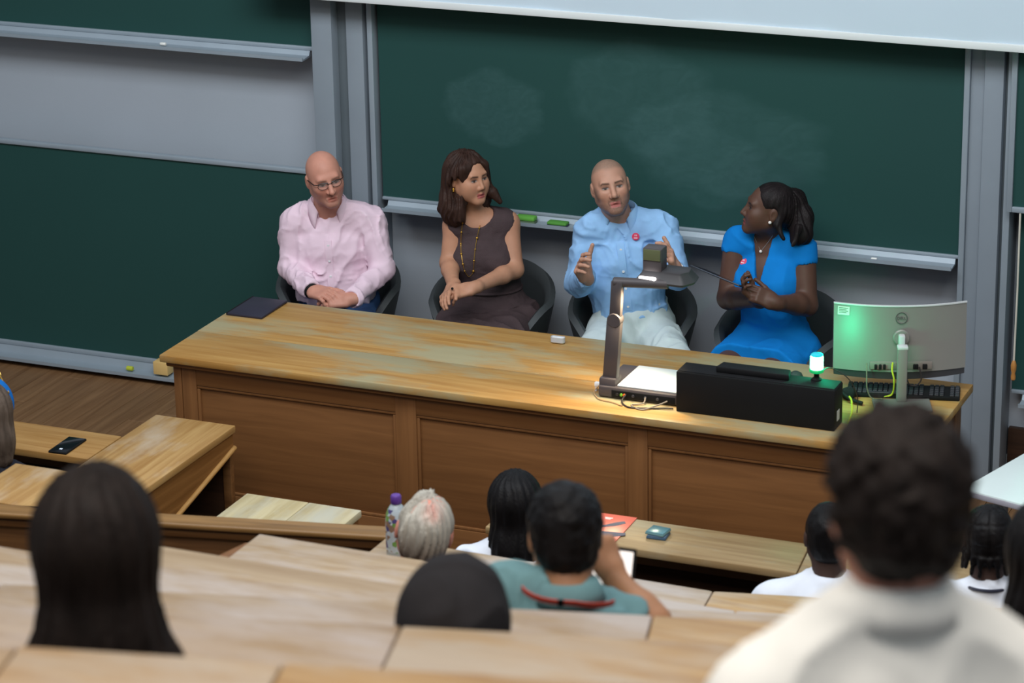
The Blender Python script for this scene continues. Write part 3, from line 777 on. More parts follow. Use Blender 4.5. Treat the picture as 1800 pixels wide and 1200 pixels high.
mcable('black cable looped beneath the right side of the monitor', [(0.070, 0.018, 0.130), (0.078, 0.010, 0.085), (0.060, 0.006, 0.060), (0.035, 0.008, 0.062), (0.022, 0.012, 0.085)], 0.003, WIRE)
cable('yellow green cable at the right end of the black console', [(-2.785, 9.70, 0.99), (-2.772, 9.69, 0.975), (-2.762, 9.66, 0.94), (-2.770, 9.63, 0.905)], 0.0038, WIREY)
cable('thin black cable from the green beacon to the console end', [(-2.875, 9.65, 1.10), (-2.85, 9.68, 1.10), (-2.79, 9.70, 1.06), (-2.765, 9.74, 0.98), (-2.77, 9.76, 0.905)], 0.002, WIRE)
tr = thing('gooseneck_microphone', 'black gooseneck microphone lying behind the end of the console', 'microphone', (-2.855, 9.86, BZ))
tube('gooseneck', spline([(-0.10, 0.0, 0.055), (-0.03, 0.01, 0.05), (0.03, -0.005, 0.02), (0.08, -0.01, 0.010)], 20), 0.008, BLACKP, tr)
lathe('windshield', [(0.004, 0), (0.020, 0.012), (0.026, 0.03), (0.022, 0.05), (0.006, 0.062)], mat('foam_black', srgb(22, 22, 24), 0.95, bump=0.5, bs=400), tr, 18, (-0.02, 0.03, 0.025), (0, PI/2, 0.3))
tube('shaft', [(-0.11, 0.01, 0.075), (-0.01, 0.0, 0.045)], 0.006, mat('shaft_grey', srgb(120, 128, 132), 0.35, 0.5), tr)
# keyboard with separate keys
kb = thing('keyboard', 'black computer keyboard under the monitor at the right end of the bench', 'keyboard', (-2.665, 10.035, BZ), math.radians(13))
box('keyboard_case', (-0.215, -0.062, 0), (0.215, 0.062, 0.016), BLACKP, kb, 0.004)
bm = bmesh.new(); bm_box(bm, (-0.0080, -0.0080, 0), (0.0080, 0.0080, 0.007), 0.0015, 1)
KEY = bm_mesh(bm, 'key'); KM = mat('key_plastic', srgb(40, 40, 44), 0.45)
for r_ in range(6):
    for c_ in range(22):
        if c_ in (15, 19) or (r_ == 0 and 3 < c_ < 9): continue
        link_mesh('key', KEY, KM, kb, (-0.205+c_*0.0195, -0.050+r_*0.0195, 0.015))
bm = bmesh.new(); bm_box(bm, (-0.046, -0.0080, 0), (0.046, 0.0080, 0.007), 0.0015, 1)
link_mesh('space_bar', bm_mesh(bm, 'space_bar'), KM, kb, (-0.205+6*0.0195, -0.050, 0.015))

# ------------------------------------------------------------------ things on the audience desks
mg = thing('magazine', 'coral magazine with dark blue figures on the front row desk', 'magazine', (-3.435, 8.755, 0.73), math.radians(1))
box('cover', (-0.105, -0.125, 0), (0.105, 0.135, 0.004), mat('magazine_coral', srgb(226, 108, 92), 0.35, var=0.03), mg, 0.001)
NAVY = mat('magazine_navy', srgb(52, 66, 96), 0.5); WHT = mat('magazine_white', srgb(236, 226, 222), 0.5)
for pts in ([(-0.02, 0.0), (0.03, 0.03), (0.055, 0.06), (0.045, 0.075), (0.02, 0.055), (0.0, 0.03), (-0.03, 0.012)],
            [(-0.06, -0.03), (0.02, -0.02), (0.08, -0.012), (0.085, -0.03), (0.05, -0.055), (0.04, -0.075), (0.0, -0.05), (-0.06, -0.055)],
            [(-0.05, -0.085), (-0.005, -0.072), (0.005, -0.085), (-0.03, -0.10)]):
    pts = [(p[0]*1.15+0.022, p[1]*1.15) for p in pts]
    prism('cover_figure', pts, 0.004, 0.0046, NAVY, mg)
for x0, y0, w_ in ((-0.005, 0.095, 0.03), (0.0, 0.085, 0.02), (-0.012, 0.038, 0.018)):
    box('cover_print', (x0, y0, 0.004), (x0+w_, y0+0.007, 0.0046), WHT, mg)
TEALC = mat('case_teal', srgb(112, 152, 158), 0.3, 0.2)
for j, (dz, rz_, lab) in enumerate(((0.0, 4, 'lower blue grey card tin of two on the front row desk'), (0.012, -6, 'upper teal card tin stacked on the front row desk'))):
    c = thing('card_tin', lab, 'tin', (-3.205-0.003*j, 8.765+0.006*j, 0.73+dz), math.radians(rz_), 'card tins on the front desk')
    box('tin_body', (-0.036, -0.034, 0), (0.036, 0.034, 0.009), TEALC if j else mat('case_blue', srgb(70, 96, 120), 0.35, 0.2), c, 0.003)
    box('tin_lid', (-0.034, -0.032, 0.009), (0.034, 0.032, 0.0115), mat('case_lid%d' % j, srgb(*((96, 140, 148) if j else (90, 110, 130))), 0.25, 0.2), c, 0.001)
ph = thing('smartphone', 'black smartphone lying on the front desk at the far left', 'phone', (-5.655, 8.795, 0.73), math.radians(2))
box('phone_body', (-0.040, -0.082, 0), (0.040, 0.082, 0.009), BLACKP, ph, 0.004)
box('phone_screen', (-0.036, -0.078, 0.0088), (0.036, 0.078, 0.0096), mat('phone_glass', srgb(14, 16, 20), 0.12), ph, 0.0005)
box('status_icon', (-0.006, -0.055, 0.0096), (0.006, -0.045, 0.0099), mat('phone_icon', srgb(200, 210, 230), 0.5, emis=(0.6, 0.7, 0.9), estr=0.6), ph)

bt = thing('squash_bottle', 'clear bottle with a purple cap and printed sleeve beside the white-haired head', 'bottle', tuple(np.append(at(699, 966, 7.52)[:2], 1.09)))
lathe('bottle_body', [(0.034, 0), (0.036, 0.004), (0.0355, 0.13), (0.033, 0.155), (0.020, 0.180), (0.014, 0.186), (0.014, 0.194)], mat('bottle_clear', srgb(196, 206, 210), 0.12, var=0.05, alpha=0.75), bt, 24)
def label_material():
    m, nt, p = _nodes('bottle_print')
    tc = N(nt, 'ShaderNodeTexCoord'); v = N(nt, 'ShaderNodeTexVoronoi'); v.inputs['Scale'].default_value = 60
    nt.links.new(tc.outputs['Object'], v.inputs['Vector'])
    sep = N(nt, 'ShaderNodeSeparateColor'); nt.links.new(v.outputs['Color'], sep.inputs[0])
    cr = N(nt, 'ShaderNodeValToRGB'); cr.color_ramp.interpolation = 'CONSTANT'
    el = cr.color_ramp.elements
    el[0].position = 0; el[0].color = (*srgb(190, 200, 206), 1); el[1].position = 0.45; el[1].color = (*srgb(88, 80, 130), 1)
    for pos, c in ((0.6, (120, 160, 84)), (0.72, (206, 210, 214)), (0.88, (150, 120, 100))):
        e = el.new(pos); e.color = (*srgb(*c), 1)
    nt.links.new(sep.outputs[0], cr.inputs[0]); nt.links.new(cr.outputs[0], p.inputs['Base Color'])
    p.inputs['Roughness'].default_value = 0.25
    return m
bm = bmesh.new()
prof = [(0.0362, 0.03), (0.0366, 0.035), (0.0362, 0.125), (0.0338, 0.153), (0.026, 0.172), (0.0255, 0.171), (0.0333, 0.152), (0.0357, 0.125), (0.0357, 0.035)]
bm_lathe(bm, prof, 24)
link_mesh('printed_sleeve', bm_mesh(bm, 'printed_sleeve', True, 40), label_material(), bt)
lathe('purple_cap', [(0.0165, 0.188), (0.0175, 0.190), (0.0172, 0.212), (0.014, 0.216), (0.004, 0.217)], mat('cap_purple', srgb(98, 62, 148), 0.4), bt, 20)

# laptop on the fourth row desk
lp = thing('laptop', 'open laptop with a glowing white screen before the man in teal', 'laptop', (-2.315, 5.72, 1.81), math.radians(2))
box('keyboard_deck', (-0.118, -0.09, 0), (0.118, 0.09, 0.012), BLACKP, lp, 0.004)
bm = bmesh.new(); bm_box(bm, (-0.118, 0.0, 0.0), (0.118, 0.008, 0.190), 0.003)
lid = link_mesh('screen_lid', bm_mesh(bm, 'screen_lid', True, 40), BLACKP, lp, (0, 0.088, 0.010), (math.radians(-18), 0, 0))
box('lit_display', (-0.111, -0.0012, 0.010), (0.111, 0.0004, 0.182), mat('lit_display', (0.9, 0.85, 0.8), 0.5, emis=(1.0, 0.90, 0.84), estr=1.0), lid)
# ------------------------------------------------------------------ signed-distance modelling for bodies, clothes and hair
f32 = np.float32
V3 = lambda *a: np.array(a, float)
def unit(v):
    v = np.asarray(v, float); return v/np.linalg.norm(v)
class Prim:
    def __init__(s, fn, lo, hi): s.fn, s.lo, s.hi = fn, np.asarray(lo, float), np.asarray(hi, float)
def cone(a, b, ra, rb):
    a, b = np.asarray(a, float), np.asarray(b, float); h = b-a; L2 = float(h@h)+1e-12
    def fn(X, Y, Z):
        px, py, pz = X-a[0], Y-a[1], Z-a[2]
        t = np.clip((px*h[0]+py*h[1]+pz*h[2])/L2, 0, 1)
        return np.sqrt((px-h[0]*t)**2+(py-h[1]*t)**2+(pz-h[2]*t)**2)-(ra+(rb-ra)*t)
    r = max(ra, rb)
    return Prim(fn, np.minimum(a, b)-r, np.maximum(a, b)+r)
def ball(c, r): return cone(c, c, r, r)
def ell(c, r, M=None):
    c = np.asarray(c, float); r = np.asarray(r, float); M = np.eye(3) if M is None else M
    def fn(X, Y, Z):
        px, py, pz = X-c[0], Y-c[1], Z-c[2]
        q = [px*M[0, i]+py*M[1, i]+pz*M[2, i] for i in range(3)]
        k0 = np.sqrt((q[0]/r[0])**2+(q[1]/r[1])**2+(q[2]/r[2])**2)
        k1 = np.sqrt((q[0]/r[0]**2)**2+(q[1]/r[1]**2)**2+(q[2]/r[2]**2)**2)+1e-9
        return k0*(k0-1)/k1
    e = np.sqrt(((M*r)**2).sum(1))
    return Prim(fn, c-e, c+e)
def elc(a, b, u, wa, wb, da, db):
    """tapered elliptical bar: half-width w along u, half-depth d across"""
    a, b = np.asarray(a, float), np.asarray(b, float); h = b-a; L = float(np.linalg.norm(h)); ax = h/L
    u = np.asarray(u, float); u = unit(u-ax*(u@ax)); v = np.cross(ax, u)
    def fn(X, Y, Z):
        px, py, pz = X-a[0], Y-a[1], Z-a[2]
        s = px*ax[0]+py*ax[1]+pz*ax[2]; t = np.clip(s/L, 0, 1)
        w = wa+(wb-wa)*t; d = da+(db-da)*t; m = np.minimum(w, d); e = s-t*L
        pu = px*u[0]+py*u[1]+pz*u[2]; pv = px*v[0]+py*v[1]+pz*v[2]
        return (np.sqrt((pu/w)**2+(pv/d)**2+(e/m)**2)-1)*m
    r = max(wa, wb, da, db)
    return Prim(fn, np.minimum(a, b)-r, np.maximum(a, b)+r)
def rbox(c, h, r, M):
    c = np.asarray(c, float); h = np.asarray(h, float)-r
    def fn(X, Y, Z):
        px, py, pz = X-c[0], Y-c[1], Z-c[2]
        q = [np.abs(px*M[0, i]+py*M[1, i]+pz*M[2, i])-h[i] for i in range(3)]
        o = np.sqrt(np.maximum(q[0], 0)**2+np.maximum(q[1], 0)**2+np.maximum(q[2], 0)**2)
        return o+np.minimum(np.maximum(q[0], np.maximum(q[1], q[2])), 0)-r
    e = np.abs(M)@(np.asarray(h)+r)
    return Prim(fn, c-e, c+e)
def half(p, n):
    """half-space on the side n points to"""
    p = np.asarray(p, float); n = unit(n)
    return Prim(lambda X, Y, Z: -((X-p[0])*n[0]+(Y-p[1])*n[1]+(Z-p[2])*n[2]), p-9, p+9)
_rs = np.random.RandomState(7)
_LAT = _rs.rand(32, 32, 32).astype(f32)
def vnoise(x, y, z):
    xi, yi, zi = np.floor(x).astype(int), np.floor(y).astype(int), np.floor(z).astype(int)
    fx, fy, fz = x-xi, y-yi, z-zi
    fx, fy, fz = (t*t*(3-2*t) for t in (fx, fy, fz))
    g = lambda a, b, c: _LAT[(xi+a) & 31, (yi+b) & 31, (zi+c) & 31]
    l = lambda a, b, t: a+(b-a)*t
    return l(l(l(g(0, 0, 0), g(1, 0, 0), fx), l(g(0, 1, 0), g(1, 1, 0), fx), fy), l(l(g(0, 0, 1), g(1, 0, 1), fx), l(g(0, 1, 1), g(1, 1, 1), fx), fy), fz)*2-1
def folds(amp, freq=16.0, seed=0, stretch=(1, 1, 0.5), sharp=1.0):
    """cloth creases: thin warped ridges over soft lumps"""
    def fn(x, y, z):
        s = 3.7*seed
        wx = vnoise(x*6+s, y*6, z*6); wy = vnoise(x*6, y*6+s, z*6+9)
        a = vnoise(x*stretch[0]*freq+wx*1.3+s, y*stretch[1]*freq+wy*1.3, z*stretch[2]*freq+s+wx*1.6)
        c = vnoise(x*freq*0.8+wy*1.5-s, y*freq*0.8+s, z*freq*1.1+wx*1.8)
        b = vnoise(x*freq*0.45+s+5, y*freq*0.45, z*freq*0.5+wy*1.5)
        r1 = (1-np.abs(a))**3; r2 = (1-np.abs(c))**4
        return amp*(1.25*r1*sharp+0.8*r2*(0.5+0.5*b)-0.55+b*0.6)
    return fn
class Field:
    def __init__(s): s.ops = []; s.disp = None
    def add(s, p, k=0.02): s.ops.append((p, k, 0)); return s
    def sub(s, p, k=0.004): s.ops.append((p, k, 1)); return s
    def inter(s, p, k=0.004): s.ops.append((p, k, 2)); return s
    def copy(s):
        n = Field(); n.ops = list(s.ops); n.disp = s.disp; return n
    def bounds(s):
        lo = np.min([p.lo for p, k, o in s.ops if o == 0], 0); hi = np.max([p.hi for p, k, o in s.ops if o == 0], 0)
        return lo-0.015, hi+0.015
    def grid(s, lo, hi, h):
        ax = [np.arange(lo[i], hi[i]+h, h).astype(f32) for i in range(3)]
        F = np.full([len(a) for a in ax], 0.06, f32)
        for p, k, o in s.ops:
            sl = []
            for i in range(3):
                m = k+0.03
                a = np.searchsorted(ax[i], p.lo[i]-m); b = np.searchsorted(ax[i], p.hi[i]+m)
                sl.append(slice(a, b))
            if any(q.stop <= q.start for q in sl): continue
            X = ax[0][sl[0]][:, None, None]; Y = ax[1][sl[1]][None, :, None]; Z = ax[2][sl[2]][None, None, :]
            d = p.fn(X, Y, Z).astype(f32)
            sub = F[tuple(sl)]
            if o == 0:
                hh = np.clip(0.5+0.5*(sub-d)/k, 0, 1); F[tuple(sl)] = sub+(d-sub)*hh-k*hh*(1-hh)
            else:
                e = -d if o == 1 else d
                hh = np.clip(0.5-0.5*(sub-e)/k, 0, 1); F[tuple(sl)] = sub+(e-sub)*hh+k*hh*(1-hh)
        if s.disp is not None:
            I = np.nonzero(np.abs(F) < 0.035)
            F[I] -= s.disp(ax[0][I[0]].astype(float), ax[1][I[1]].astype(float), ax[2][I[2]].astype(float)).astype(f32)
        return F, ax
def surface_nets(F, ax):
    s = F < 0
    nx, ny, nz = F.shape
    cnt = np.zeros((nx-1, ny-1, nz-1), np.uint8)
    for a in (0, 1):
        for b in (0, 1):
            for c in (0, 1):
                cnt += s[a:nx-1+a, b:ny-1+b, c:nz-1+c]
    act = (cnt > 0) & (cnt < 8)
    I, J, K = np.nonzero(act)
    idx = np.full(act.shape, -1, np.int32); idx[I, J, K] = np.arange(len(I))
    acc = np.zeros((len(I), 3)); n = np.zeros(len(I))
    cor = [(a, b, c) for a in (0, 1) for b in (0, 1) for c in (0, 1)]
    for p in cor:
        for d in range(3):
            if p[d]: continue
            q = list(p); q[d] = 1
            fa = F[I+p[0], J+p[1], K+p[2]]; fb = F[I+q[0], J+q[1], K+q[2]]
            m = (fa < 0) != (fb < 0)
            t = fa/(fa-fb+1e-20)
            for e in range(3):
                v = p[e]+(t if e == d else 0)
                acc[:, e] += np.where(m, v, 0)
            n += m
    acc /= n[:, None]
    h = [float(a[1]-a[0]) for a in ax]
    V = np.stack([ax[0][0]+(I+acc[:, 0])*h[0], ax[1][0]+(J+acc[:, 1])*h[1], ax[2][0]+(K+acc[:, 2])*h[2]], 1)
    quads = []
    for d in range(3):
        e, g = (d+1) % 3, (d+2) % 3
        sl0 = [slice(None)]*3; sl1 = [slice(None)]*3
        sl0[d] = slice(0, -1); sl1[d] = slice(1, None)
        a = s[tuple(sl0)]; b = s[tuple(sl1)]
        ch = a != b
        P = np.array(np.nonzero(ch))
        ok = (P[e] > 0) & (P[g] > 0) & (P[e] < F.shape[e]-1) & (P[g] < F.shape[g]-1)
        P = P[:, ok]
        inside = a[tuple(P)]
        def cell(de, dg):
            Q = P.copy(); Q[e] -= de; Q[g] -= dg
            return idx[tuple(Q)]
        q = np.stack([cell(1, 1), cell(0, 1), cell(0, 0), cell(1, 0)], 1)
        q[~inside] = q[~inside][:, ::-1]
        quads.append(q[(q >= 0).all(1)])
    return V, np.concatenate(quads)
def polymesh(name, V, Q, mats, colors=None, midx=None, smooth=True):
    me = bpy.data.meshes.new(name)
    me.vertices.add(len(V)); me.vertices.foreach_set('co', np.asarray(V, f32).ravel())
    me.loops.add(len(Q)*4); me.loops.foreach_set('vertex_index', np.asarray(Q, np.int32).ravel())
    me.polygons.add(len(Q)); me.polygons.foreach_set('loop_start', np.arange(0, len(Q)*4, 4, dtype=np.int32))
    for m in mats: me.materials.append(m)
    if midx is not None: me.polygons.foreach_set('material_index', np.asarray(midx, np.int32))
    me.polygons.foreach_set('use_smooth', np.ones(len(Q), bool))
    me.update(calc_edges=True); me.validate()
    if colors is not None:
        ca = me.color_attributes.new('Col', 'FLOAT_COLOR', 'POINT')
        c4 = np.ones((len(V), 4), f32); c4[:, :3] = colors
        ca.data.foreach_set('color', c4.ravel())
    return me
def sdf_mesh(field, h, fine=(), lo=None, hi=None):
    """mesh the field at cell size h; boxes in fine = (lo, hi, h) are meshed finer and take the place of the coarse part"""
    L, H = field.bounds()
    if lo is not None: L = np.maximum(L, lo)
    if hi is not None: H = np.minimum(H, hi)
    V, Q = surface_nets(*field.grid(L, H, h))
    for (l2, h2, hh) in fine:
        inside = ((V > np.asarray(l2)+h*0.9) & (V < np.asarray(h2)-h*0.9)).all(1)
        Q = Q[~inside[Q].all(1)]
    vs, qs, off = [V], [Q], len(V)
    for (l2, h2, hh) in fine:
        v, q = surface_nets(*field.grid(np.asarray(l2), np.asarray(h2), hh))
        vs.append(v); qs.append(q+off); off += len(v)
    V = np.concatenate(vs); Q = np.concatenate(qs)
    used = np.zeros(len(V), bool); used[Q.ravel()] = True
    remap = np.cumsum(used)-1
    return V[used], remap[Q]
def sdf_object(name, field, h, m, parent, fine=(), paint=None, col=None, lo=None, hi=None):
    V, Q = sdf_mesh(field, h, fine, lo, hi)
    C_ = None
    if col is not None:
        C_ = np.tile(np.asarray(col, float), (len(V), 1))
        for fn, c in (paint or []):
            k = np.clip(fn(V[:, 0], V[:, 1], V[:, 2]), 0, 1)[:, None]
            C_ = C_*(1-k)+np.asarray(c, float)*k
    base = np.array(parent.location)
    me = polymesh(name, V-base, Q, [m], C_)
    return link_mesh(name, me, None, parent)
class Frame:
    def __init__(s, o, yaw, pitch=0.0, roll=0.0, scale=1.0):
        """yaw 0 faces the audience (-Y), positive turns towards +X; pitch positive nods down; roll positive lifts the subject's right"""
        y, p, r = (math.radians(a) for a in (yaw, pitch, roll))
        f0 = V3(math.sin(y), -math.cos(y), 0); z = V3(0, 0, 1); r0 = np.cross(f0, z)
        f = f0*math.cos(p)-z*math.sin(p); u = z*math.cos(p)+f0*math.sin(p)
        x = r0*math.cos(r)+u*math.sin(r); u = np.cross(x, f)
        s.o = np.asarray(o, float); s.M = np.stack([x, f, u], 1); s.k = scale
    def __call__(s, x, y, z): return s.o+s.M@(np.array([x, y, z])*s.k)
    def loc(s, X, Y, Z):
        p = np.stack([X-s.o[0], Y-s.o[1], Z-s.o[2]], -1)@s.M/s.k
        return p[..., 0], p[..., 1], p[..., 2]
def sst(a, b, x):
    t = np.clip((x-a)/(b-a), 0, 1); return t*t*(3-2*t)

# ------------------------------------------------------------------ anatomy
def add_head(F, fr, male=True, neck_to=None, neck_r=0.058, jaw=1.0, nose=1.0, mouth_open=0.0, ears=True, detail=True, full=0.0):
    s = fr.k
    P = lambda x, y, z: fr(x, y, z)
    E = lambda c, r: ell(P(*c), np.array(r)*s, fr.M)
    C = lambda a, b, ra, rb: cone(P(*a), P(*b), ra*s, rb*s)
    F.add(E((0, -0.014, 0.030), (0.076, 0.097, 0.087)), 0.01)
    F.add(E((0, 0.018, -0.030), (0.063*jaw, 0.071, 0.086)), 0.03)
    for q in (-1, 1):
        F.add(C((q*0.050*jaw, -0.005, -0.052), (q*0.014, 0.062, -0.100), 0.020, 0.016), 0.03)
        if detail:
            F.add(E((q*0.041, 0.054, -0.024), (0.022, 0.024, 0.020)), 0.035)
    F.add(C((-0.008, 0.072, -0.101), (0.008, 0.072, -0.101), 0.017, 0.017), 0.02)
    if detail:
        F.add(C((-0.036, 0.074, 0.022), (0.036, 0.074, 0.022), 0.012, 0.012), 0.02)
        for q in (-1, 1):
            F.sub(E((q*0.031, 0.104, 0.001), (0.021, 0.021, 0.014)), 0.014)
            F.add(E((q*0.031, 0.0705, -0.001), (0.0165, 0.0130, 0.0115)), 0.005)
        F.add(C((0, 0.083, 0.012), (0, 0.083+0.026*nose, -0.034), 0.0075, 0.0125*nose), 0.012)
        for q in (-1, 1):
            F.add(ball(P(q*0.0125*nose, 0.094, -0.039), 0.0085*s), 0.008)
        if full:
            for q in (-1, 1):
                F.add(E((q*0.034, 0.044, -0.052), (0.028, 0.030, 0.032)), 0.04*full)
        lz = -0.068-0.003*mouth_open
        F.add(C((-0.021, 0.079, lz-0.005*(1-mouth_open)), (0, 0.0890, lz+0.003), 0.0045, 0.0065), 0.008)
        F.add(C((0.021, 0.079, lz-0.005*(1-mouth_open)), (0, 0.0890, lz+0.003), 0.0045, 0.0065), 0.006)
        lo = -0.078-0.010*mouth_open
        F.add(C((-0.017, 0.079, lo), (0.017, 0.079, lo), 0.0060, 0.0060), 0.008)
        F.add(C((-0.004, 0.0845, lo), (0.004, 0.0845, lo), 0.0070, 0.0070), 0.008)
        for q in (-1, 1):
            F.sub(C((q*0.021, 0.086, (lz+lo)/2-0.0035*(1-mouth_open)), (0, 0.0925, (lz+lo)/2+0.0005), 0.0018, 0.0028+0.006*mouth_open), 0.004)
    if ears:
        for q in (-1, 1):
            F.add(E((q*0.0795, -0.016, -0.006), (0.0085, 0.019, 0.031)), 0.008)
            if detail:
                F.sub(E((q*0.090, -0.010, -0.002), (0.007, 0.010, 0.017)), 0.006)
    if neck_to is not None:
        F.add(cone(P(0, -0.022, -0.062), neck_to, neck_r*s*0.98, neck_r*1.08), 0.03)
def face_paint(fr, skin, male=True, brow=(0.05, 0.035, 0.03), lips=None, iris=(0.04, 0.03, 0.025), beard=None, scalp=None, eye_surround=None):
    out = []
    L = fr.loc
    def near(x0, x1, z0, z1, soft=0.003, y0=0.03):
        def fn(X, Y, Z):
            x, y, z = L(X, Y, Z); x = np.abs(x)
            d = np.maximum(np.maximum(x0-x, x-x1), np.maximum(z0-z, z-z1))
            return sst(soft, -soft, d)*(y > y0)
        return fn
    if scalp is not None:
        col, zc = scalp
        def sc(X, Y, Z):
            x, y, z = L(X, Y, Z)
            line = zc+0.5*np.maximum(0, -(y-0.055))*-1.0
            n = vnoise(X*300, Y*300, Z*300)
            return sst(-0.010, 0.016, z-line-0.010*np.abs(x)/0.07)*(0.80+0.2*n)
        out.append((sc, col))
    if beard is not None:
        col, amt = beard
        def bd_(X, Y, Z):
            x, y, z = L(X, Y, Z)
            n = vnoise(X*350, Y*350, Z*350)
            low = sst(-0.040, -0.062, z-0.25*np.maximum(0, np.abs(x)-0.03)+0.02*(np.abs(x) > 0.03))
            side = sst(0.052, 0.068, np.abs(x))*sst(0.015, -0.01, z)*(y > 0.0)
            return np.maximum(low, side)*(y > -0.01)*(z > -0.135)*amt*(0.8+0.25*n)
        out.append((bd_, col))
    # cheeks and nose a little redder
    out.append((lambda X, Y, Z: 0.35*np.exp(-((np.abs(L(X, Y, Z)[0])-0.040)/0.022)**2-((L(X, Y, Z)[2]+0.035)/0.02)**2)*(L(X, Y, Z)[1] > 0.03), shade((skin[0]*1.06, skin[1]*0.80, skin[2]*0.78), 1)))
    lips = lips or (skin[0]*0.80, skin[1]*0.62, skin[2]*0.62)
    out.append((near(-1, 0.021, -0.0865, -0.0625, 0.0035, 0.06), lips))
    def brow_(X, Y, Z):
        x, y, z = L(X, Y, Z); x = np.abs(x); zz = z-0.16*(x-0.028)+0.9*np.maximum(0, x-0.040)
        d = np.maximum(np.maximum(0.012-x, x-0.048), np.maximum(0.0170-zz, zz-0.0232))
        return sst(0.0040, -0.0035, d)*(y > 0.03)
    out.append((brow_, brow))
    def eye(X, Y, Z):
        x, y, z = L(X, Y, Z); ex = (np.abs(x)-0.031)/0.0140; ez = (z+0.0005)/0.0044
        return sst(1.25, 0.8, np.sqrt(ex**2+ez**2))*(y > 0.05)
    def lash(X, Y, Z):
        x, y, z = L(X, Y, Z); ex = (np.abs(x)-0.031)/0.0165; ez = (z-0.0035)/0.0040
        return 0.9*sst(1.2, 0.6, np.sqrt(ex**2+ez**2))*(y > 0.05)
    def ir(X, Y, Z):
        x, y, z = L(X, Y, Z)
        return sst(0.0070, 0.0045, np.sqrt((np.abs(x)-0.031)**2+(z+0.0005)**2))*(y > 0.05)
    if eye_surround is not None:  # darker tone painted on the skin around each eye
        def es(X, Y, Z):
            x, y, z = L(X, Y, Z); ex = (np.abs(x)-0.031)/0.021; ez = (z-0.002)/0.012
            return 0.5*sst(1.2, 0.5, np.sqrt(ex**2+ez**2))*(y > 0.05)
        out.append((es, eye_surround))
    out += [(eye, (min(0.30, skin[0]*0.8), min(0.27, skin[0]*0.72), min(0.26, skin[0]*0.7))), (ir, iris), (lash, shade(brow, 0.6))]
    return out
def add_hand(F, wrist, d, n, right, curls, spread=0.10, scale=1.0, thumb=(0.5, 0.35, 0.3), k=0.006):
    """d fingers' direction, n the way the palm faces; curls = per-finger joint bend in degrees (index..little)"""
    d = unit(d); n = np.asarray(n, float); n = unit(n-d*(n@d))
    t = np.cross(d, n)*(1 if right else -1)
    s = scale; w = np.asarray(wrist, float)
    M = np.stack([t, d, n], 1)
    F.add(cone(w-d*0.02, w+d*0.02*s, 0.026*s, 0.027*s), 0.02)
    F.add(rbox(w+d*0.055*s, np.array([0.040, 0.044, 0.0135])*s, 0.012*s, M), 0.02)
    F.add(ell(w+d*0.035*s+t*0.026*s+n*0.008*s, np.array([0.017, 0.030, 0.014])*s, M), 0.015)
    for i in range(4):
        lat = (0.030, 0.010, -0.010, -0.029)[i]; Ln = (0.074, 0.082, 0.076, 0.060)[i]; r0 = (0.0100, 0.0104, 0.0098, 0.0087)[i]
        p = w+d*(0.094-(0.004, 0, 0.003, 0.010)[i])*s+t*lat*s
        a = 0.0; sp = spread*(1.2, 0.35, -0.4, -1.3)[i]
        c = curls[i]; c = c if isinstance(c, (tuple, list)) else (c, c*1.1, c*0.7)
        for j, fr_ in enumerate((0.46, 0.30, 0.24)):
            a += math.radians(c[j])
            dr = unit((d*math.cos(a)+n*math.sin(a))+t*math.sin(sp)*max(0.2, math.cos(a)))
            q = p+dr*Ln*fr_*s
            F.add(cone(p, q, r0*s*(1-0.09*j), r0*s*(0.92-0.09*j)), k if j == 0 else 0.004)
            p = q
    p = w+d*0.030*s+t*0.030*s+n*0.004*s
    dr = unit(t*thumb[0]*1.6+d*0.8+n*thumb[1])
    for j, (Ln, r0) in enumerate(((0.042, 0.0125), (0.032, 0.0105), (0.026, 0.0095))):
        q = p+dr*Ln*s
        F.add(cone(p, q, r0*s, r0*0.92*s), 0.010 if j == 0 else 0.004)
        p = q
        dr = unit(dr+d*thumb[2]*0.5+n*0.12)
    return w+d*0.08*s
def box_of(c, r): return np.asarray(c)-r, np.asarray(c)+r
class Rig:
    """seated body: pelvis, neck base and hips from a torso frame, limbs from joints"""
    def __init__(s, pel, neck, yaw, hw=0.185, **J):
        s.pel, s.neck = np.asarray(pel, float), np.asarray(neck, float)
        y = math.radians(yaw); s.f = V3(math.sin(y), -math.cos(y), 0); s.l = V3(math.cos(y), math.sin(y), 0)   # l = subject's left
        dz = J.pop('drop', 0.035)
        s.shR = J.get('shR', s.neck-s.l*hw-V3(0, 0, dz)); s.shL = J.get('shL', s.neck+s.l*hw-V3(0, 0, dz))
        s.hipR = s.pel-s.l*0.09; s.hipL = s.pel+s.l*0.09
        for k, v in J.items(): setattr(s, k, np.asarray(v, float))
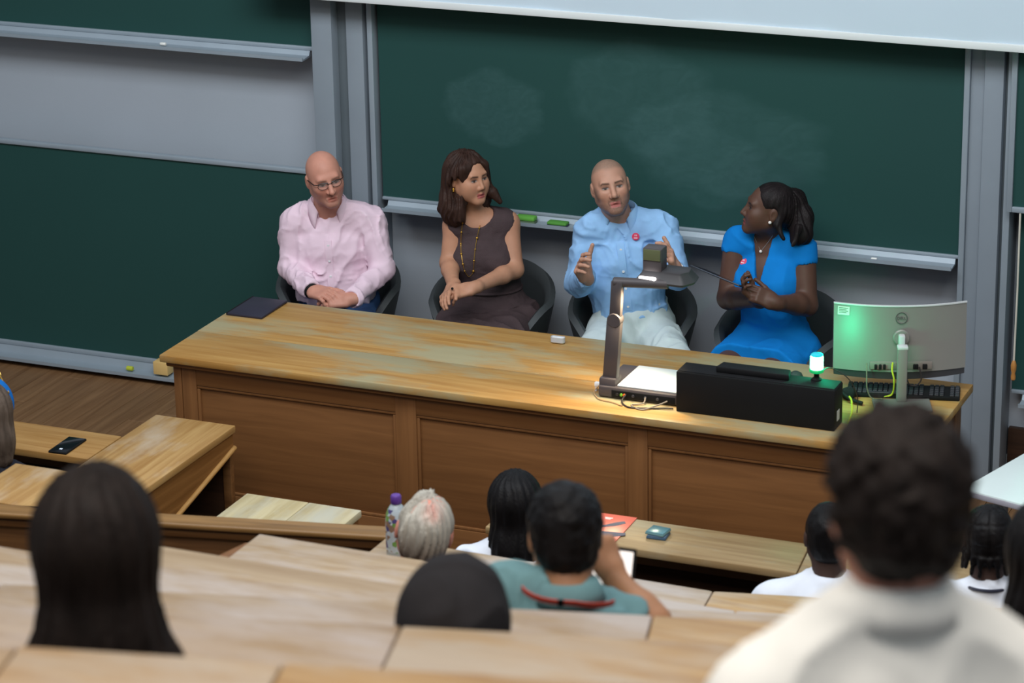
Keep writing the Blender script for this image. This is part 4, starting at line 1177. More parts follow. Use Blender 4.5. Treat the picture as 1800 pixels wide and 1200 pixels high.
def torso(F, R, o=0.0, w=1.0, d=1.0, bust=0.0, belly=0.0, k=0.04, waist=0.148, shw=1.0, sr=0.052, trap=0.012):
    p, n, l, f = R.pel, R.neck, R.l, R.f
    ax = n-p
    wa = p+ax*0.36; ch = p+ax*0.68; up = p+ax*0.86
    F.add(elc(p, wa, l, (0.172*w+o), (waist*w+o), (0.120*d+o), (0.110*d+o)), 0.02)
    F.add(elc(wa, ch, l, (waist*w+o), (0.162*w+o), (0.110*d+o), (0.118*d+o)), k)
    F.add(elc(ch, up, l, (0.162*w+o), (0.125*w+o), (0.118*d+o), (0.072*d+o)), k)
    mid = (R.shR+R.shL)/2; a = mid+(R.shR-mid)*shw; b = mid+(R.shL-mid)*shw
    F.add(cone(a, b, sr+o, sr+o), k)
    for s_ in (a, b):
        F.add(cone(n+(s_-n)*0.20+V3(0, 0, trap), n+(s_-n)*0.80+V3(0, 0, trap*0.35), 0.037+o, 0.046+o), 0.03)
    if bust:
        for q in (-1, 1):
            F.add(ell(p+ax*0.60+f*0.080*d+l*q*0.072, (0.058*bust+o,)*3), 0.05)
    if belly:
        F.add(ell(p+ax*0.30+f*0.04, (0.130*w+o, 0.11*belly+o, 0.14+o), np.stack([l, f, V3(0, 0, 1)], 1)), 0.06)
def sleeve(F, sh, el, wr, r0=0.060, r1=0.052, r2=0.040, upto=1.0, cuff=True):
    """sleeve along the arm, cut clean at the end; add it before the torso"""
    m = sh+(el-sh)*0.35
    if upto <= 0.5:
        e = sh+(el-sh)*upto*2
        F.add(cone(sh, e, r0, r0+(r1-r0)*upto*2), 0.01)
        F.sub(cone(e+unit(el-sh)*(r0+0.012), el+unit(el-sh)*0.05, r0+0.012, r0+0.012), 0.004)
        return
    F.add(cone(sh, m, r0, (r0+r1)/2), 0.02); F.add(cone(m, el, (r0+r1)/2, r1), 0.02)
    e = el+(wr-el)*(upto*2-1)
    F.add(cone(el, e, r1, r2), 0.02)
    if cuff: F.add(cone(e+unit(el-wr)*0.055, e, r2+0.001, r2+0.002), 0.004)
    F.sub(cone(e+unit(wr-el)*(r2+0.015), wr+unit(wr-el)*0.10, r2+0.013, r2+0.013), 0.004)
def arm(F, sh, el, wr, o=0.0, s=1.0, k=0.03):
    F.add(cone(sh, el, 0.052*s+o, 0.041*s+o), k)
    m = el+(wr-el)*0.3
    F.add(cone(el, m, 0.041*s+o, 0.040*s+o), 0.02); F.add(cone(m, wr, 0.040*s+o, 0.0275*s+o), 0.02)
def leg(F, hip, kn, an, f, o=0.0, s=1.0, foot=True):
    F.add(cone(hip, kn, 0.088*s+o, 0.060*s+o), 0.03)
    F.add(cone(kn, kn+(an-kn)*0.35, 0.058*s+o, 0.056*s+o), 0.03); F.add(cone(kn+(an-kn)*0.35, an, 0.056*s+o, 0.037*s+o), 0.03)
    if foot: F.add(elc(an+V3(0, 0, -0.03), an+f*0.14+V3(0, 0, -0.045), np.cross(f, V3(0, 0, 1)), 0.036, 0.042, 0.036, 0.024), 0.02)
def strand_disp(fr, amp=0.003, n=70, wave=2.5, ax='z', centre=(0, -0.01)):
    """grooves running down the hair"""
    def fn(X, Y, Z):
        x, y, z = fr.loc(X, Y, Z)
        front = 1-0.75*sst(0.035, 0.06, y)
        ph = np.arctan2(x-centre[0], y-centre[1])
        w = vnoise(x*14, y*14, z*9)
        return amp*front*(np.sin(ph*n*0.5+wave*w*2+z*12)*0.5+0.8*vnoise(ph*n/5.0+3, z*5, w*2))
    return fn
# ------------------------------------------------------------------ helpers for dressed people
def fev(F, p):
    """field value at points p (n,3)"""
    p = np.atleast_2d(p); X, Y, Z = p[:, 0], p[:, 1], p[:, 2]
    v = np.full(len(p), 0.5)
    for pr, k, o in F.ops:
        d = pr.fn(X, Y, Z)
        if o == 0:
            h = np.clip(0.5+0.5*(v-d)/k, 0, 1); v = v+(d-v)*h-k*h*(1-h)
        else:
            e = -d if o == 1 else d
            h = np.clip(0.5-0.5*(v-e)/k, 0, 1); v = v+(e-v)*h+k*h*(1-h)
    if F.disp is not None: v = v-F.disp(X, Y, Z)
    return v
def on_surface(F, p, d, lift=0.0, far=0.4):
    """first point of the surface met when coming back along d towards p"""
    d = unit(d); t = np.linspace(far, -0.05, 226)
    pts = np.asarray(p)+t[:, None]*d
    v = fev(F, pts)
    i = int(np.argmax(v < 0))
    return pts[i]+d*lift
def wpart(name, bm, m, parent, root, smooth=True, angle=40):
    """bmesh in world coordinates -> part below parent (root carries the location)"""
    bmesh.ops.transform(bm, matrix=Matrix.Translation(-Vector(root.location)), verts=bm.verts)
    return link_mesh(name, bm_mesh(bm, name, smooth, angle), m, parent)
def disc(name, p, n, r, th, m, parent, root, seg=20):
    bm = bmesh.new()
    q = Vector(n).to_track_quat('Z', 'Y').to_matrix().to_4x4()
    bm_lathe(bm, [(r*0.92, -th), (r, -th*0.5), (r, th*0.5), (r*0.9, th)], seg, M=Matrix.Translation(Vector(p)) @ q)
    return wpart(name, bm, m, parent, root)
def wtube(name, pts, r, m, parent, root, seg=7):
    bm = bmesh.new(); bm_tube(bm, pts, r, seg)
    return wpart(name, bm, m, parent, root)
def wballs(name, pts, rads, m, parent, root):
    bm = bmesh.new()
    for p, r in zip(pts, rads):
        bmesh.ops.create_icosphere(bm, subdivisions=2, radius=r, matrix=Matrix.Translation(Vector(p)))
    return wpart(name, bm, m, parent, root)
def ribbon(name, pts, lat, w, th, m, parent, root):
    bm = bmesh.new(); prev = None
    lat = Vector(lat).normalized()
    for i, p in enumerate(pts):
        p = Vector(p)
        t = (Vector(pts[min(i+1, len(pts)-1)])-Vector(pts[max(i-1, 0)])).normalized()
        n = t.cross(lat).normalized()
        ring = [bm.verts.new(p+lat*w/2+n*th/2), bm.verts.new(p-lat*w/2+n*th/2), bm.verts.new(p-lat*w/2-n*th/2), bm.verts.new(p+lat*w/2-n*th/2)]
        if prev:
            for q in range(4):
                bm.faces.new((prev[q], ring[q], ring[(q+1) % 4], prev[(q+1) % 4]))
        else: bm.faces.new(ring[::-1])
        prev = ring
    bm.faces.new(prev)
    return wpart(name, bm, m, parent, root)
def collar(parent, root, c, yaw, m, r=0.066, h=0.036, open_deg=28, drop=0.045, tilt=10, leaf=0.045, spread=0.5, out=1.0):
    """folded shirt collar: stand, fold and pointed leaves, open at the front"""
    fr = Frame(c, yaw, tilt)
    n = 40
    bm = bmesh.new(); rows = []
    for i in range(n+1):
        u = i/n*2-1
        a = PI+u*(PI-math.radians(open_deg))          # angle from the front
        ff = max(0.0, 1-abs(abs(u)-1)/0.30)            # 1 at the two front ends
        sx, cy = math.sin(a), math.cos(a)
        dz = -drop*ff*ff
        tip = ff**2
        prof = [(r-0.003, -0.012+dz), (r-0.005, h*0.6+dz*0.8), (r-0.001, h+dz*0.7), (r+0.006*out, h*0.86+dz*0.72), (r+(0.016+0.008*tip*spread)*out, h-leaf*0.55+dz*0.9-0.012*tip), (r+(0.022+0.016*tip*spread)*out, h-leaf-0.004+dz-0.030*tip)]
        rows.append([bm.verts.new(Vector(fr(sx*p[0]*1.02, cy*p[0]*0.98, p[1]))) for p in prof])
    for a_, b_ in zip(rows[:-1], rows[1:]):
        for j in range(len(prof)-1):
            bm.faces.new((a_[j], b_[j], b_[j+1], a_[j+1]))
    o = wpart('collar', bm, m, parent, root, True, 70)
    sm = o.modifiers.new('cloth_thickness', 'SOLIDIFY'); sm.thickness = 0.003; sm.offset = 0
    return o
def person(label, x, y, z):
    return thing('person', label, 'person', (float(x), float(y), float(z)))
SKIN = mat('skin', (1, 1, 1), 0.52, var=0.05, vs=30, attr=True, spec=0.35, sss=0.08, bump=0.03, bs=260)
def hairmat(name, c, rough=0.5, var=0.35):
    return mat(name, c, rough, var=var, vs=40, stretch=(1, 1, 0.12), bump=0.25, bs=220, spec=0.15)
def cloth(name, c, var=0.04, bump=0.10, bs=500, rough=0.85, sheen=0.0):
    return mat(name, c, rough, var=var, vs=18, bump=bump, bs=bs, spec=0.2, sheen=sheen)
def fine_head(fr, h=0.003, r=0.135):
    return (fr.o-np.array([r, r, 0.150]), fr.o+np.array([r, r, r]), h)
def seat_legs(R, spread=0.05, knee=0.45, kz=0.555, floor=0.0, yaw=None, back=0.05):
    f = R.f; l = R.l
    R.knR = R.hipR+f*knee-l*spread; R.knL = R.hipL+f*knee+l*spread
    R.knR[2] = R.knL[2] = floor+kz
    R.anR = R.knR-f*back; R.anL = R.knL-f*back
    R.anR[2] = R.anL[2] = floor+0.075
SHOE = mat('shoe_leather', srgb(40, 32, 30), 0.4)

# ================================================================== man in the pink shirt
def man_pink():
    pel = at(596, 556, 11.06); neck = at(578, 372, 11.02)
    t = person('seated bald man in glasses and a pink shirt with clasped hands', pel[0], pel[1], 0)
    R = Rig(pel, neck, 20, shR=at(517, 391, 10.97), shL=at(652, 390, 11.08), elR=at(511, 470, 10.93), elL=at(672, 474, 11.02), wrR=at(548, 511, 10.76), wrL=at(617, 526, 10.76))
    seat_legs(R, 0.08)
    fr = Frame(at(571, 312, 10.93), 40, 4, -10, 1.0)
    skin = srgb(202, 142, 122)
    B = Field(); torso(B, R, -0.014, 1.0, 0.95)
    add_head(B, fr, neck_to=R.neck, neck_r=0.062, jaw=1.08, nose=1.05)
    for a, b, c in ((R.shR, R.elR, R.wrR), (R.shL, R.elL, R.wrL)): arm(B, a, b, c, -0.002, 0.96)
    for h, k, a in ((R.hipR, R.knR, R.anR), (R.hipL, R.knL, R.anL)): leg(B, h, k, a, R.f)
    hc = at(580, 522, 10.72)
    add_hand(B, R.wrR, hc+V3(0.045, -0.03, 0.012)-R.wrR, V3(0.25, 0.30, -0.92), True, [(14, 34, 24), (18, 40, 26), (22, 44, 28), (26, 46, 28)], 0.10, 1.0, (0.3, 0.2, 0.5), 0.003)
    add_hand(B, R.wrL, hc+V3(-0.050, -0.02, -0.022)-R.wrL, V3(-0.25, 0.45, -0.8), False, [(10, 30, 24), (14, 36, 26), (18, 40, 28), (24, 44, 28)], 0.10, 1.0, (0.3, 0.2, 0.5), 0.003)
    pt = face_paint(fr, skin, brow=srgb(150, 112, 96), iris=(0.05, 0.05, 0.05), beard=(srgb(150, 112, 100), 0.45), eye_surround=srgb(150, 96, 84))
    sdf_object('body', B, 0.008, SKIN, t, [fine_head(fr, 0.0028), (hc-0.12, hc+0.12, 0.003)], pt, skin)
    # shirt
    S = Field()
    for a, b, c in ((R.shR, R.elR, R.wrR), (R.shL, R.elL, R.wrL)): sleeve(S, a, b, c, 0.059, 0.055, 0.041, 0.96)
    S.ops.append((ball(R.pel, 0.01), 0.004, 0))
    torso(S, R, 0.013, 1.04, 1.02, belly=0.9, k=0.022, trap=0.040)
    v0 = R.neck+R.f*0.10
    # open neck
    S.sub(cone(v0+V3(0, 0, 0.075), R.neck+R.f*0.155-V3(0, 0, 0.075), 0.050, 0.004), 0.006)
    S.sub(ell(R.neck+V3(0, 0, 0.07), (0.066, 0.066, 0.06)), 0.006)
    S.sub(rbox(R.pel-V3(0, 0, 0.10)+R.f*0.0, (0.21, 0.20, 0.20), 0.02, np.stack([R.l, R.f, V3(0, 0, 1)], 1)), 0.01)
    fa, fb = folds(0.0085, 13, 1), folds(0.0030, 30, 4, (1, 1, 0.6))
    S.disp = lambda x, y, z: fa(x, y, z)+fb(x, y, z)
    PINK = cloth('pink_shirt', srgb(236, 208, 222))
    sh = sdf_object('shirt', S, 0.006, PINK, t)
    collar(sh, t, R.neck+V3(0, 0, 0.030)+R.f*0.012, 22, PINK, r=0.074, h=0.040, open_deg=34, drop=0.055, tilt=14)
    pts = [on_surface(S, R.pel+(R.neck-R.pel)*u, R.f, 0.0015) for u in np.linspace(0.30, 0.80, 14)]
    ribbon('placket', pts, R.l, 0.030, 0.004, PINK, sh, t)
    for u in (0.34, 0.48, 0.62, 0.76):
        p = on_surface(S, R.pel+(R.neck-R.pel)*u, R.f, 0.004)
        disc('button', p, R.f, 0.0055, 0.0015, WHITEP, sh, t, 12)
    J = Field()
    J.add(elc(R.pel-V3(0, 0, 0.06), R.pel+V3(0, 0, 0.07), R.l, 0.188, 0.182, 0.135, 0.132), 0.02)
    for h, k, a in ((R.hipR, R.knR, R.anR), (R.hipL, R.knL, R.anL)): leg(J, h, k, a+V3(0, 0, 0.03), R.f, 0.014, 1, False)
    J.disp = folds(0.008, 11, 5)
    sdf_object('jeans', J, 0.009, cloth('denim', srgb(54, 84, 126), 0.10, 0.2, 700), t)
    for a in (R.anR, R.anL):
        X = Field(); X.add(elc(a+V3(0, 0, -0.03), a+R.f*0.16+V3(0, 0, -0.045), R.l, 0.042, 0.048, 0.042, 0.030), 0.02)
        sdf_object('shoe', X, 0.010, SHOE, t)
    # glasses
    gl_ = bmesh.new()
    for q in (-1, 1):
        loop = []
        for k in range(25):
            a = 2*PI*k/24
            loop.append(fr(q*(0.031+0.0235*math.cos(a)), 0.098-0.010*abs(math.cos(a)*0.5+0.5)*0.8, -0.002+0.0155*math.sin(a)*(1 if math.sin(a) > 0 else 1.05)))
        bm_tube(gl_, loop, 0.0013, 6, False)
        bm_tube(gl_, [fr(q*0.008, 0.0985, 0.010), fr(q*0.031, 0.0975, 0.0145), fr(q*0.053, 0.0900, 0.010)], 0.0024, 6)
        bm_tube(gl_, [fr(q*0.054, 0.0900, 0.009), fr(q*0.068, 0.075, 0.009), fr(q*0.080, 0.0, 0.010), fr(q*0.081, -0.02, 0.002)], 0.0021, 6)
    bm_tube(gl_, [fr(-0.0085, 0.0985, 0.004), fr(0, 0.101, 0.006), fr(0.0085, 0.0985, 0.004)], 0.0016, 6)
    gf = wpart('glasses_frame', gl_, mat('glasses_frame', srgb(36, 26, 24), 0.35), t, t)
    for q in (-1, 1):
        bm = bmesh.new()
        vs = [bm.verts.new(Vector(fr(q*(0.031+0.0225*math.cos(2*PI*k/24)), 0.0955-0.004*math.cos(2*PI*k/24), -0.002+0.015*math.sin(2*PI*k/24)))) for k in range(24)]
        bm.faces.new(vs)
        wpart('lens', bm, mat('lens_glass', (0.5, 0.5, 0.5), 0.05, var=0, alpha=0.10), gf, t)
    wtube('wristband', [R.wrR+unit(R.wrR-R.elR)*0.004+0.029*(math.cos(a)*unit(np.cross(R.wrR-R.elR, V3(0, 0, 1)))+math.sin(a)*unit(np.cross(np.cross(R.wrR-R.elR, V3(0, 0, 1)), R.wrR-R.elR))) for a in np.linspace(0, 2*PI, 20)], 0.008, BLACKP, t, t)
    tub_chair('dark tub chair under the man in the pink shirt', pel[0]-R.f[0]*0.02, pel[1]-R.f[1]*0.02, math.radians(20))

# ================================================================== woman in the brown dress
def woman_brown():
    pel = at(864, 562, 11.12); neck = at(842, 380, 11.12)
    t = person('seated woman with shoulder-length brown hair in a dark sleeveless dress', pel[0], pel[1], 0)
    R = Rig(pel, neck, 12, shR=at(799, 396, 11.06), shL=at(893, 392, 11.15), elR=at(789, 462, 11.0), elL=at(905, 474, 11.08), wrR=at(797, 503, 10.78), wrL=at(832, 506, 10.78))
    seat_legs(R, 0.03, 0.46, 0.56)
    fr = Frame(at(823, 311, 11.06), 62, -2, -2, 0.95)
    skin = srgb(190, 138, 110)
    B = Field(); torso(B, R, -0.005, 0.86, 0.92, bust=0.9)
    add_head(B, fr, False, neck_to=R.neck, neck_r=0.048, jaw=1.0, nose=0.78, full=1.0)
    for a, b, c in ((R.shR, R.elR, R.wrR), (R.shL, R.elL, R.wrL)): arm(B, a, b, c, 0, 0.94)
    for h, k, a in ((R.hipR, R.knR, R.anR), (R.hipL, R.knL, R.anL)): leg(B, h, k, a, R.f, 0, 0.9)
    add_hand(B, R.wrR, at(783, 523, 10.70)-R.wrR+V3(0, 0, 0.01), V3(0.5, 0.3, -0.6), True, [16, 20, 22, 26], 0.08, 0.90, (0.2, 0.3, 0.5))
    add_hand(B, R.wrL, at(790, 517, 10.70)-R.wrL, V3(-0.1, 0.5, -0.85), False, [20, 24, 26, 30], 0.08, 0.90, (0.2, 0.3, 0.4))
    hc = at(800, 513, 10.74)
    pt = face_paint(fr, skin, False, brow=srgb(72, 50, 42), lips=srgb(168, 88, 84), eye_surround=srgb(134, 92, 78))
    sdf_object('body', B, 0.008, SKIN, t, [fine_head(fr, 0.0028), (hc-0.11, hc+0.11, 0.003)], pt, skin)
    D = Field(); torso(D, R, 0.010, 0.88, 0.96, bust=0.95, shw=0.86, sr=0.055)
    D.sub(ell(R.neck+R.f*0.050+V3(0, 0, 0.040), (0.076, 0.080, 0.078)), 0.008)
    for s_, h, k, a in ((-1, R.hipR, R.knR, R.anR), (1, R.hipL, R.knL, R.anL)):
        D.add(cone(h, k+V3(0, 0, 0.01), 0.115, 0.085), 0.07)
        D.add(cone(k, k+(a-k)*0.75, 0.085, 0.090), 0.06)
    D.add(elc(R.pel+R.f*0.05, (R.knR+R.knL)/2, R.l, 0.19, 0.15, 0.10, 0.07), 0.06)
    f1 = folds(0.014, 8, 3, (1, 1, 0.5)); zw = R.pel[2]+0.10
    f2 = folds(0.0018, 34, 8, (1.0, 1.0, 1.6))
    D.disp = lambda x, y, z: np.where(z < zw, f1(x, y, z), f2(x, y, z))
    BR = cloth('brown_dress', srgb(74, 60, 62), 0.10, 0.3, 260)
    dr = sdf_object('dress', D, 0.006, BR, t)
    wtube('waist_band', [on_surface(D, R.pel+(R.neck-R.pel)*0.33, math.cos(a)*R.f+math.sin(a)*R.l, 0.002) for a in np.linspace(-1.9, 1.9, 30)], 0.007, BR, dr, t)
    # hair
    Hh = Field()
    E = lambda c, r: ell(fr(*c), np.array(r)*fr.k, fr.M)
    Hh.add(E((0, -0.020, 0.034), (0.087, 0.107, 0.094)), 0.02)
    Hh.add(E((0.055, -0.028, -0.055), (0.052, 0.068, 0.115)), 0.05); Hh.add(E((-0.055, -0.028, -0.055), (0.052, 0.068, 0.115)), 0.05)
    Hh.add(E((0.072, -0.025, -0.150), (0.045, 0.060, 0.075)), 0.04); Hh.add(E((-0.072, -0.020, -0.125), (0.045, 0.055, 0.065)), 0.04)
    Hh.add(E((0, -0.085, -0.10), (0.085, 0.050, 0.11)), 0.05)
    Hh.add(cone(fr(0.060, 0.045, 0.060), fr(0.082, -0.010, 0.0), 0.022*fr.k, 0.024*fr.k), 0.03)
    Hh.add(cone(fr(-0.055, 0.055, 0.055), fr(-0.080, 0.025, -0.06), 0.022*fr.k, 0.022*fr.k), 0.03)
    Hh.sub(E((-0.004, 0.100, -0.020), (0.062, 0.076, 0.104)), 0.010)
    Hh.sub(E((0, 0.04, -0.17), (0.045, 0.09, 0.08)), 0.02)
    Hh.sub(E((0.086, 0.022, -0.030), (0.034, 0.036, 0.048)), 0.012)
    Hh.add(cone(at(866, 338, 11.10), at(879, 354, 11.10), 0.026, 0.012), 0.03); Hh.add(cone(at(790, 350, 11.02), at(776, 366, 11.02), 0.032, 0.014), 0.03)
    Hh.add(cone(at(800, 372, 10.98), at(806, 388, 10.97), 0.026, 0.010), 0.03); Hh.add(cone(at(786, 372, 11.0), at(784, 386, 11.0), 0.024, 0.008), 0.03)
    Hh.disp = strand_disp(fr, 0.008, 46, 3.4)
    sdf_object('hair', Hh, 0.0040, hairmat('hair_brown', srgb(56, 38, 32)), t)
    GOLD = mat('gold', srgb(206, 160, 70), 0.3, 0.8)
    er = fr(0.088, -0.004, -0.040)
    wballs('earring', [er, er-V3(0, 0, 0.008)], [0.006, 0.005], GOLD, t, t)
    # long chain
    def chest(px_, py_): 
        p = at(px_, py_, 11.12)
        return on_surface(D, p, -CF, 0.008, 0.45)
    left = [chest(*q) for q in ((814, 393), (812, 410), (811, 430), (812, 448), (815, 466), (818, 478), (824, 487))]
    right = [chest(*q) for q in ((846, 388), (843, 402), (839, 420), (836, 440), (834, 460), (833, 478), (828, 486))]
    ch = wtube('necklace_chain', spline(left+right[::-1], 60), 0.0014, GOLD, t, t, 5)
    bl = [left[i] for i in (0, 1, 2, 3, 4, 5)]+[right[i] for i in (1, 2, 3, 4, 5)]
    wballs('necklace_beads', bl, [0.0065, 0.0045, 0.004, 0.005, 0.005, 0.004, 0.004, 0.006, 0.004, 0.0045, 0.006], GOLD, t, t)
    wballs('ring', [at(795, 507, 10.70)], [0.006], BLACKP, t, t)
    tub_chair('dark tub chair under the woman in the brown dress', pel[0]-R.f[0]*0.02, pel[1]-R.f[1]*0.02, math.radians(10))

# ================================================================== man in the blue shirt
def man_blue():
    pel = at(1112, 580, 11.16); neck = at(1087, 386, 11.14)
    t = person('seated man with shaved head in a light blue shirt gesturing with both hands', pel[0], pel[1], 0)
    R = Rig(pel, neck, 20, shR=at(1035, 406, 11.07), shL=at(1166, 402, 11.18), elR=at(1018, 498, 11.02), elL=at(1192, 488, 11.08), wrR=at(1031, 487, 10.82), wrL=at(1188, 474, 10.88))
    seat_legs(R, 0.13, 0.46, 0.57)
    fr = Frame(at(1073, 327, 11.06), 27, -12, -9, 1.0)
    skin = srgb(190, 142, 120)
    B = Field(); torso(B, R, -0.014, 0.96, 0.95)
    add_head(B, fr, neck_to=R.neck, neck_r=0.060, jaw=1.04, nose=1.0, mouth_open=0.7)
    for a, b, c in ((R.shR, R.elR, R.wrR), (R.shL, R.elL, R.wrL)): arm(B, a, b, c, -0.002, 0.96)
    for h, k, a in ((R.hipR, R.knR, R.anR), (R.hipL, R.knL, R.anL)): leg(B, h, k, a, R.f)
    add_hand(B, R.wrR, V3(-0.10, -0.62, 0.72), V3(0.85, -0.25, 0.1), True, [(26, 34, 20), (34, 38, 24), (40, 40, 26), (44, 40, 28)], 0.16, 1.02, (0.65, 0.05, 0.1))
    add_hand(B, R.wrL, V3(-0.05, -0.52, 0.80), V3(-0.80, -0.35, 0.0), False, [(22, 30, 20), (30, 36, 24), (36, 38, 26), (40, 38, 28)], 0.16, 1.02, (0.55, 0.1, 0.1))
    hR = R.wrR+V3(-0.01, -0.06, 0.06); hL = R.wrL+V3(0, -0.05, 0.07)
    pt = face_paint(fr, skin, brow=srgb(74, 54, 46), beard=(srgb(104, 80, 72), 0.75), scalp=(srgb(142, 116, 100), 0.075), eye_surround=srgb(140, 98, 84), lips=srgb(176, 104, 98))
    pt.append((lambda X, Y, Z: sst(0.012, 0.006, np.sqrt((fr.loc(X, Y, Z)[0]/1.5)**2+(fr.loc(X, Y, Z)[2]+0.0755)**2*2.2))*(fr.loc(X, Y, Z)[1] < 0.0835)*(fr.loc(X, Y, Z)[1] > 0.05), srgb(80, 34, 34)))
    sdf_object('body', B, 0.008, SKIN, t, [fine_head(fr, 0.0028), (hR-0.12, hR+0.12, 0.003), (hL-0.12, hL+0.12, 0.003)], pt, skin)
    S = Field()
    for a, b, c in ((R.shR, R.elR, R.wrR), (R.shL, R.elL, R.wrL)): sleeve(S, a, b, c, 0.059, 0.054, 0.042, 0.95)
    torso(S, R, 0.012, 1.0, 1.0, k=0.022, trap=0.036)
    S.sub(rbox(R.pel-V3(0, 0, 0.122)+R.f*0.05, (0.23, 0.30, 0.20), 0.02, np.stack([R.l, R.f, V3(0, 0, 1)], 1)), 0.01)
    S.sub(cone(R.neck+R.f*0.10+V3(0, 0, 0.06), R.neck+R.f*0.150-V3(0, 0, 0.025), 0.045, 0.010), 0.006)
    S.sub(ell(R.neck+V3(0, 0, 0.07), (0.066, 0.066, 0.06)), 0.006)
    fa, fb = folds(0.0085, 13, 11), folds(0.0030, 30, 6, (1, 1, 0.6))
    S.disp = lambda x, y, z: fa(x, y, z)+fb(x, y, z)
    BLUE = cloth('blue_shirt', srgb(150, 192, 236), 0.06)
    sh = sdf_object('shirt', S, 0.006, BLUE, t)
    collar(sh, t, R.neck+V3(0, 0, 0.030)+R.f*0.012, 20, BLUE, r=0.074, h=0.040, open_deg=30, drop=0.050, tilt=12, spread=1.0)
    pts = [on_surface(S, R.pel+(R.neck-R.pel)*u, R.f, 0.0015) for u in np.linspace(0.26, 0.86, 14)]
    ribbon('placket', pts, R.l, 0.032, 0.004, BLUE, sh, t)
    for u in (0.30, 0.46, 0.62, 0.80):
        disc('button', on_surface(S, R.pel+(R.neck-R.pel)*u, R.f, 0.004), R.f, 0.006, 0.0015, WHITEP, sh, t, 12)
    badge(S, at(1117, 416, 11.1), sh, t)
    T = Field()
    T.add(elc(R.pel-V3(0, 0, 0.06), R.pel+V3(0, 0, 0.08), R.l, 0.186, 0.172, 0.135, 0.128), 0.02)
    for h, k, a in ((R.hipR, R.knR, R.anR), (R.hipL, R.knL, R.anL)): leg(T, h, k, a+V3(0, 0, 0.03), R.f, 0.018, 1, False)
    T.disp = folds(0.009, 10, 15)
    sdf_object('trousers', T, 0.008, cloth('pale_trousers', srgb(206, 218, 218), 0.05), t)
    for a in (R.anR, R.anL):
        X = Field(); X.add(elc(a+V3(0, 0, -0.03), a+R.f*0.16+V3(0, 0, -0.045), R.l, 0.042, 0.048, 0.042, 0.030), 0.02)
        sdf_object('shoe', X, 0.010, SHOE, t)
    wtube('watch', [R.wrL+0.030*(math.cos(a)*unit(np.cross(R.wrL-R.elL, V3(0, 0, 1)))+math.sin(a)*unit(np.cross(np.cross(R.wrL-R.elL, V3(0, 0, 1)), R.wrL-R.elL))) for a in np.linspace(0, 2*PI, 20)], 0.006, CHROME, t, t)
    tub_chair('dark tub chair under the man in the blue shirt', pel[0]-R.f[0]*0.02, pel[1]-R.f[1]*0.02, math.radians(20))
def badge(F, p, parent, root):
    q = on_surface(F, p, -CF, 0.003, 0.4)
    n = np.array([fev(F, q+V3(*e))[0]-fev(F, q-V3(*e))[0] for e in ((0.012, 0, 0), (0, 0.012, 0), (0, 0, 0.012))]); n = unit(n)
    b = disc('name_sticker', q, n, 0.0165, 0.001, mat('sticker_pink', srgb(226, 70, 104), 0.5), parent, root, 28)
    bm = bmesh.new()
    Mq = Matrix.Translation(Vector(q)) @ Vector(n).to_track_quat('Z', 'Y').to_matrix().to_4x4()
    for lo, hi in (((-0.005, 0.002), (-0.001, 0.009)), ((0.001, 0.002), (0.005, 0.009)), ((-0.008, -0.009), (0.008, -0.004))):
        bm_box(bm, (lo[0], lo[1], 0.0008), (hi[0], hi[1], 0.0016), M=Mq)
    wpart('sticker_print', bm, mat('sticker_white', srgb(240, 200, 210), 0.5), b, root, False)

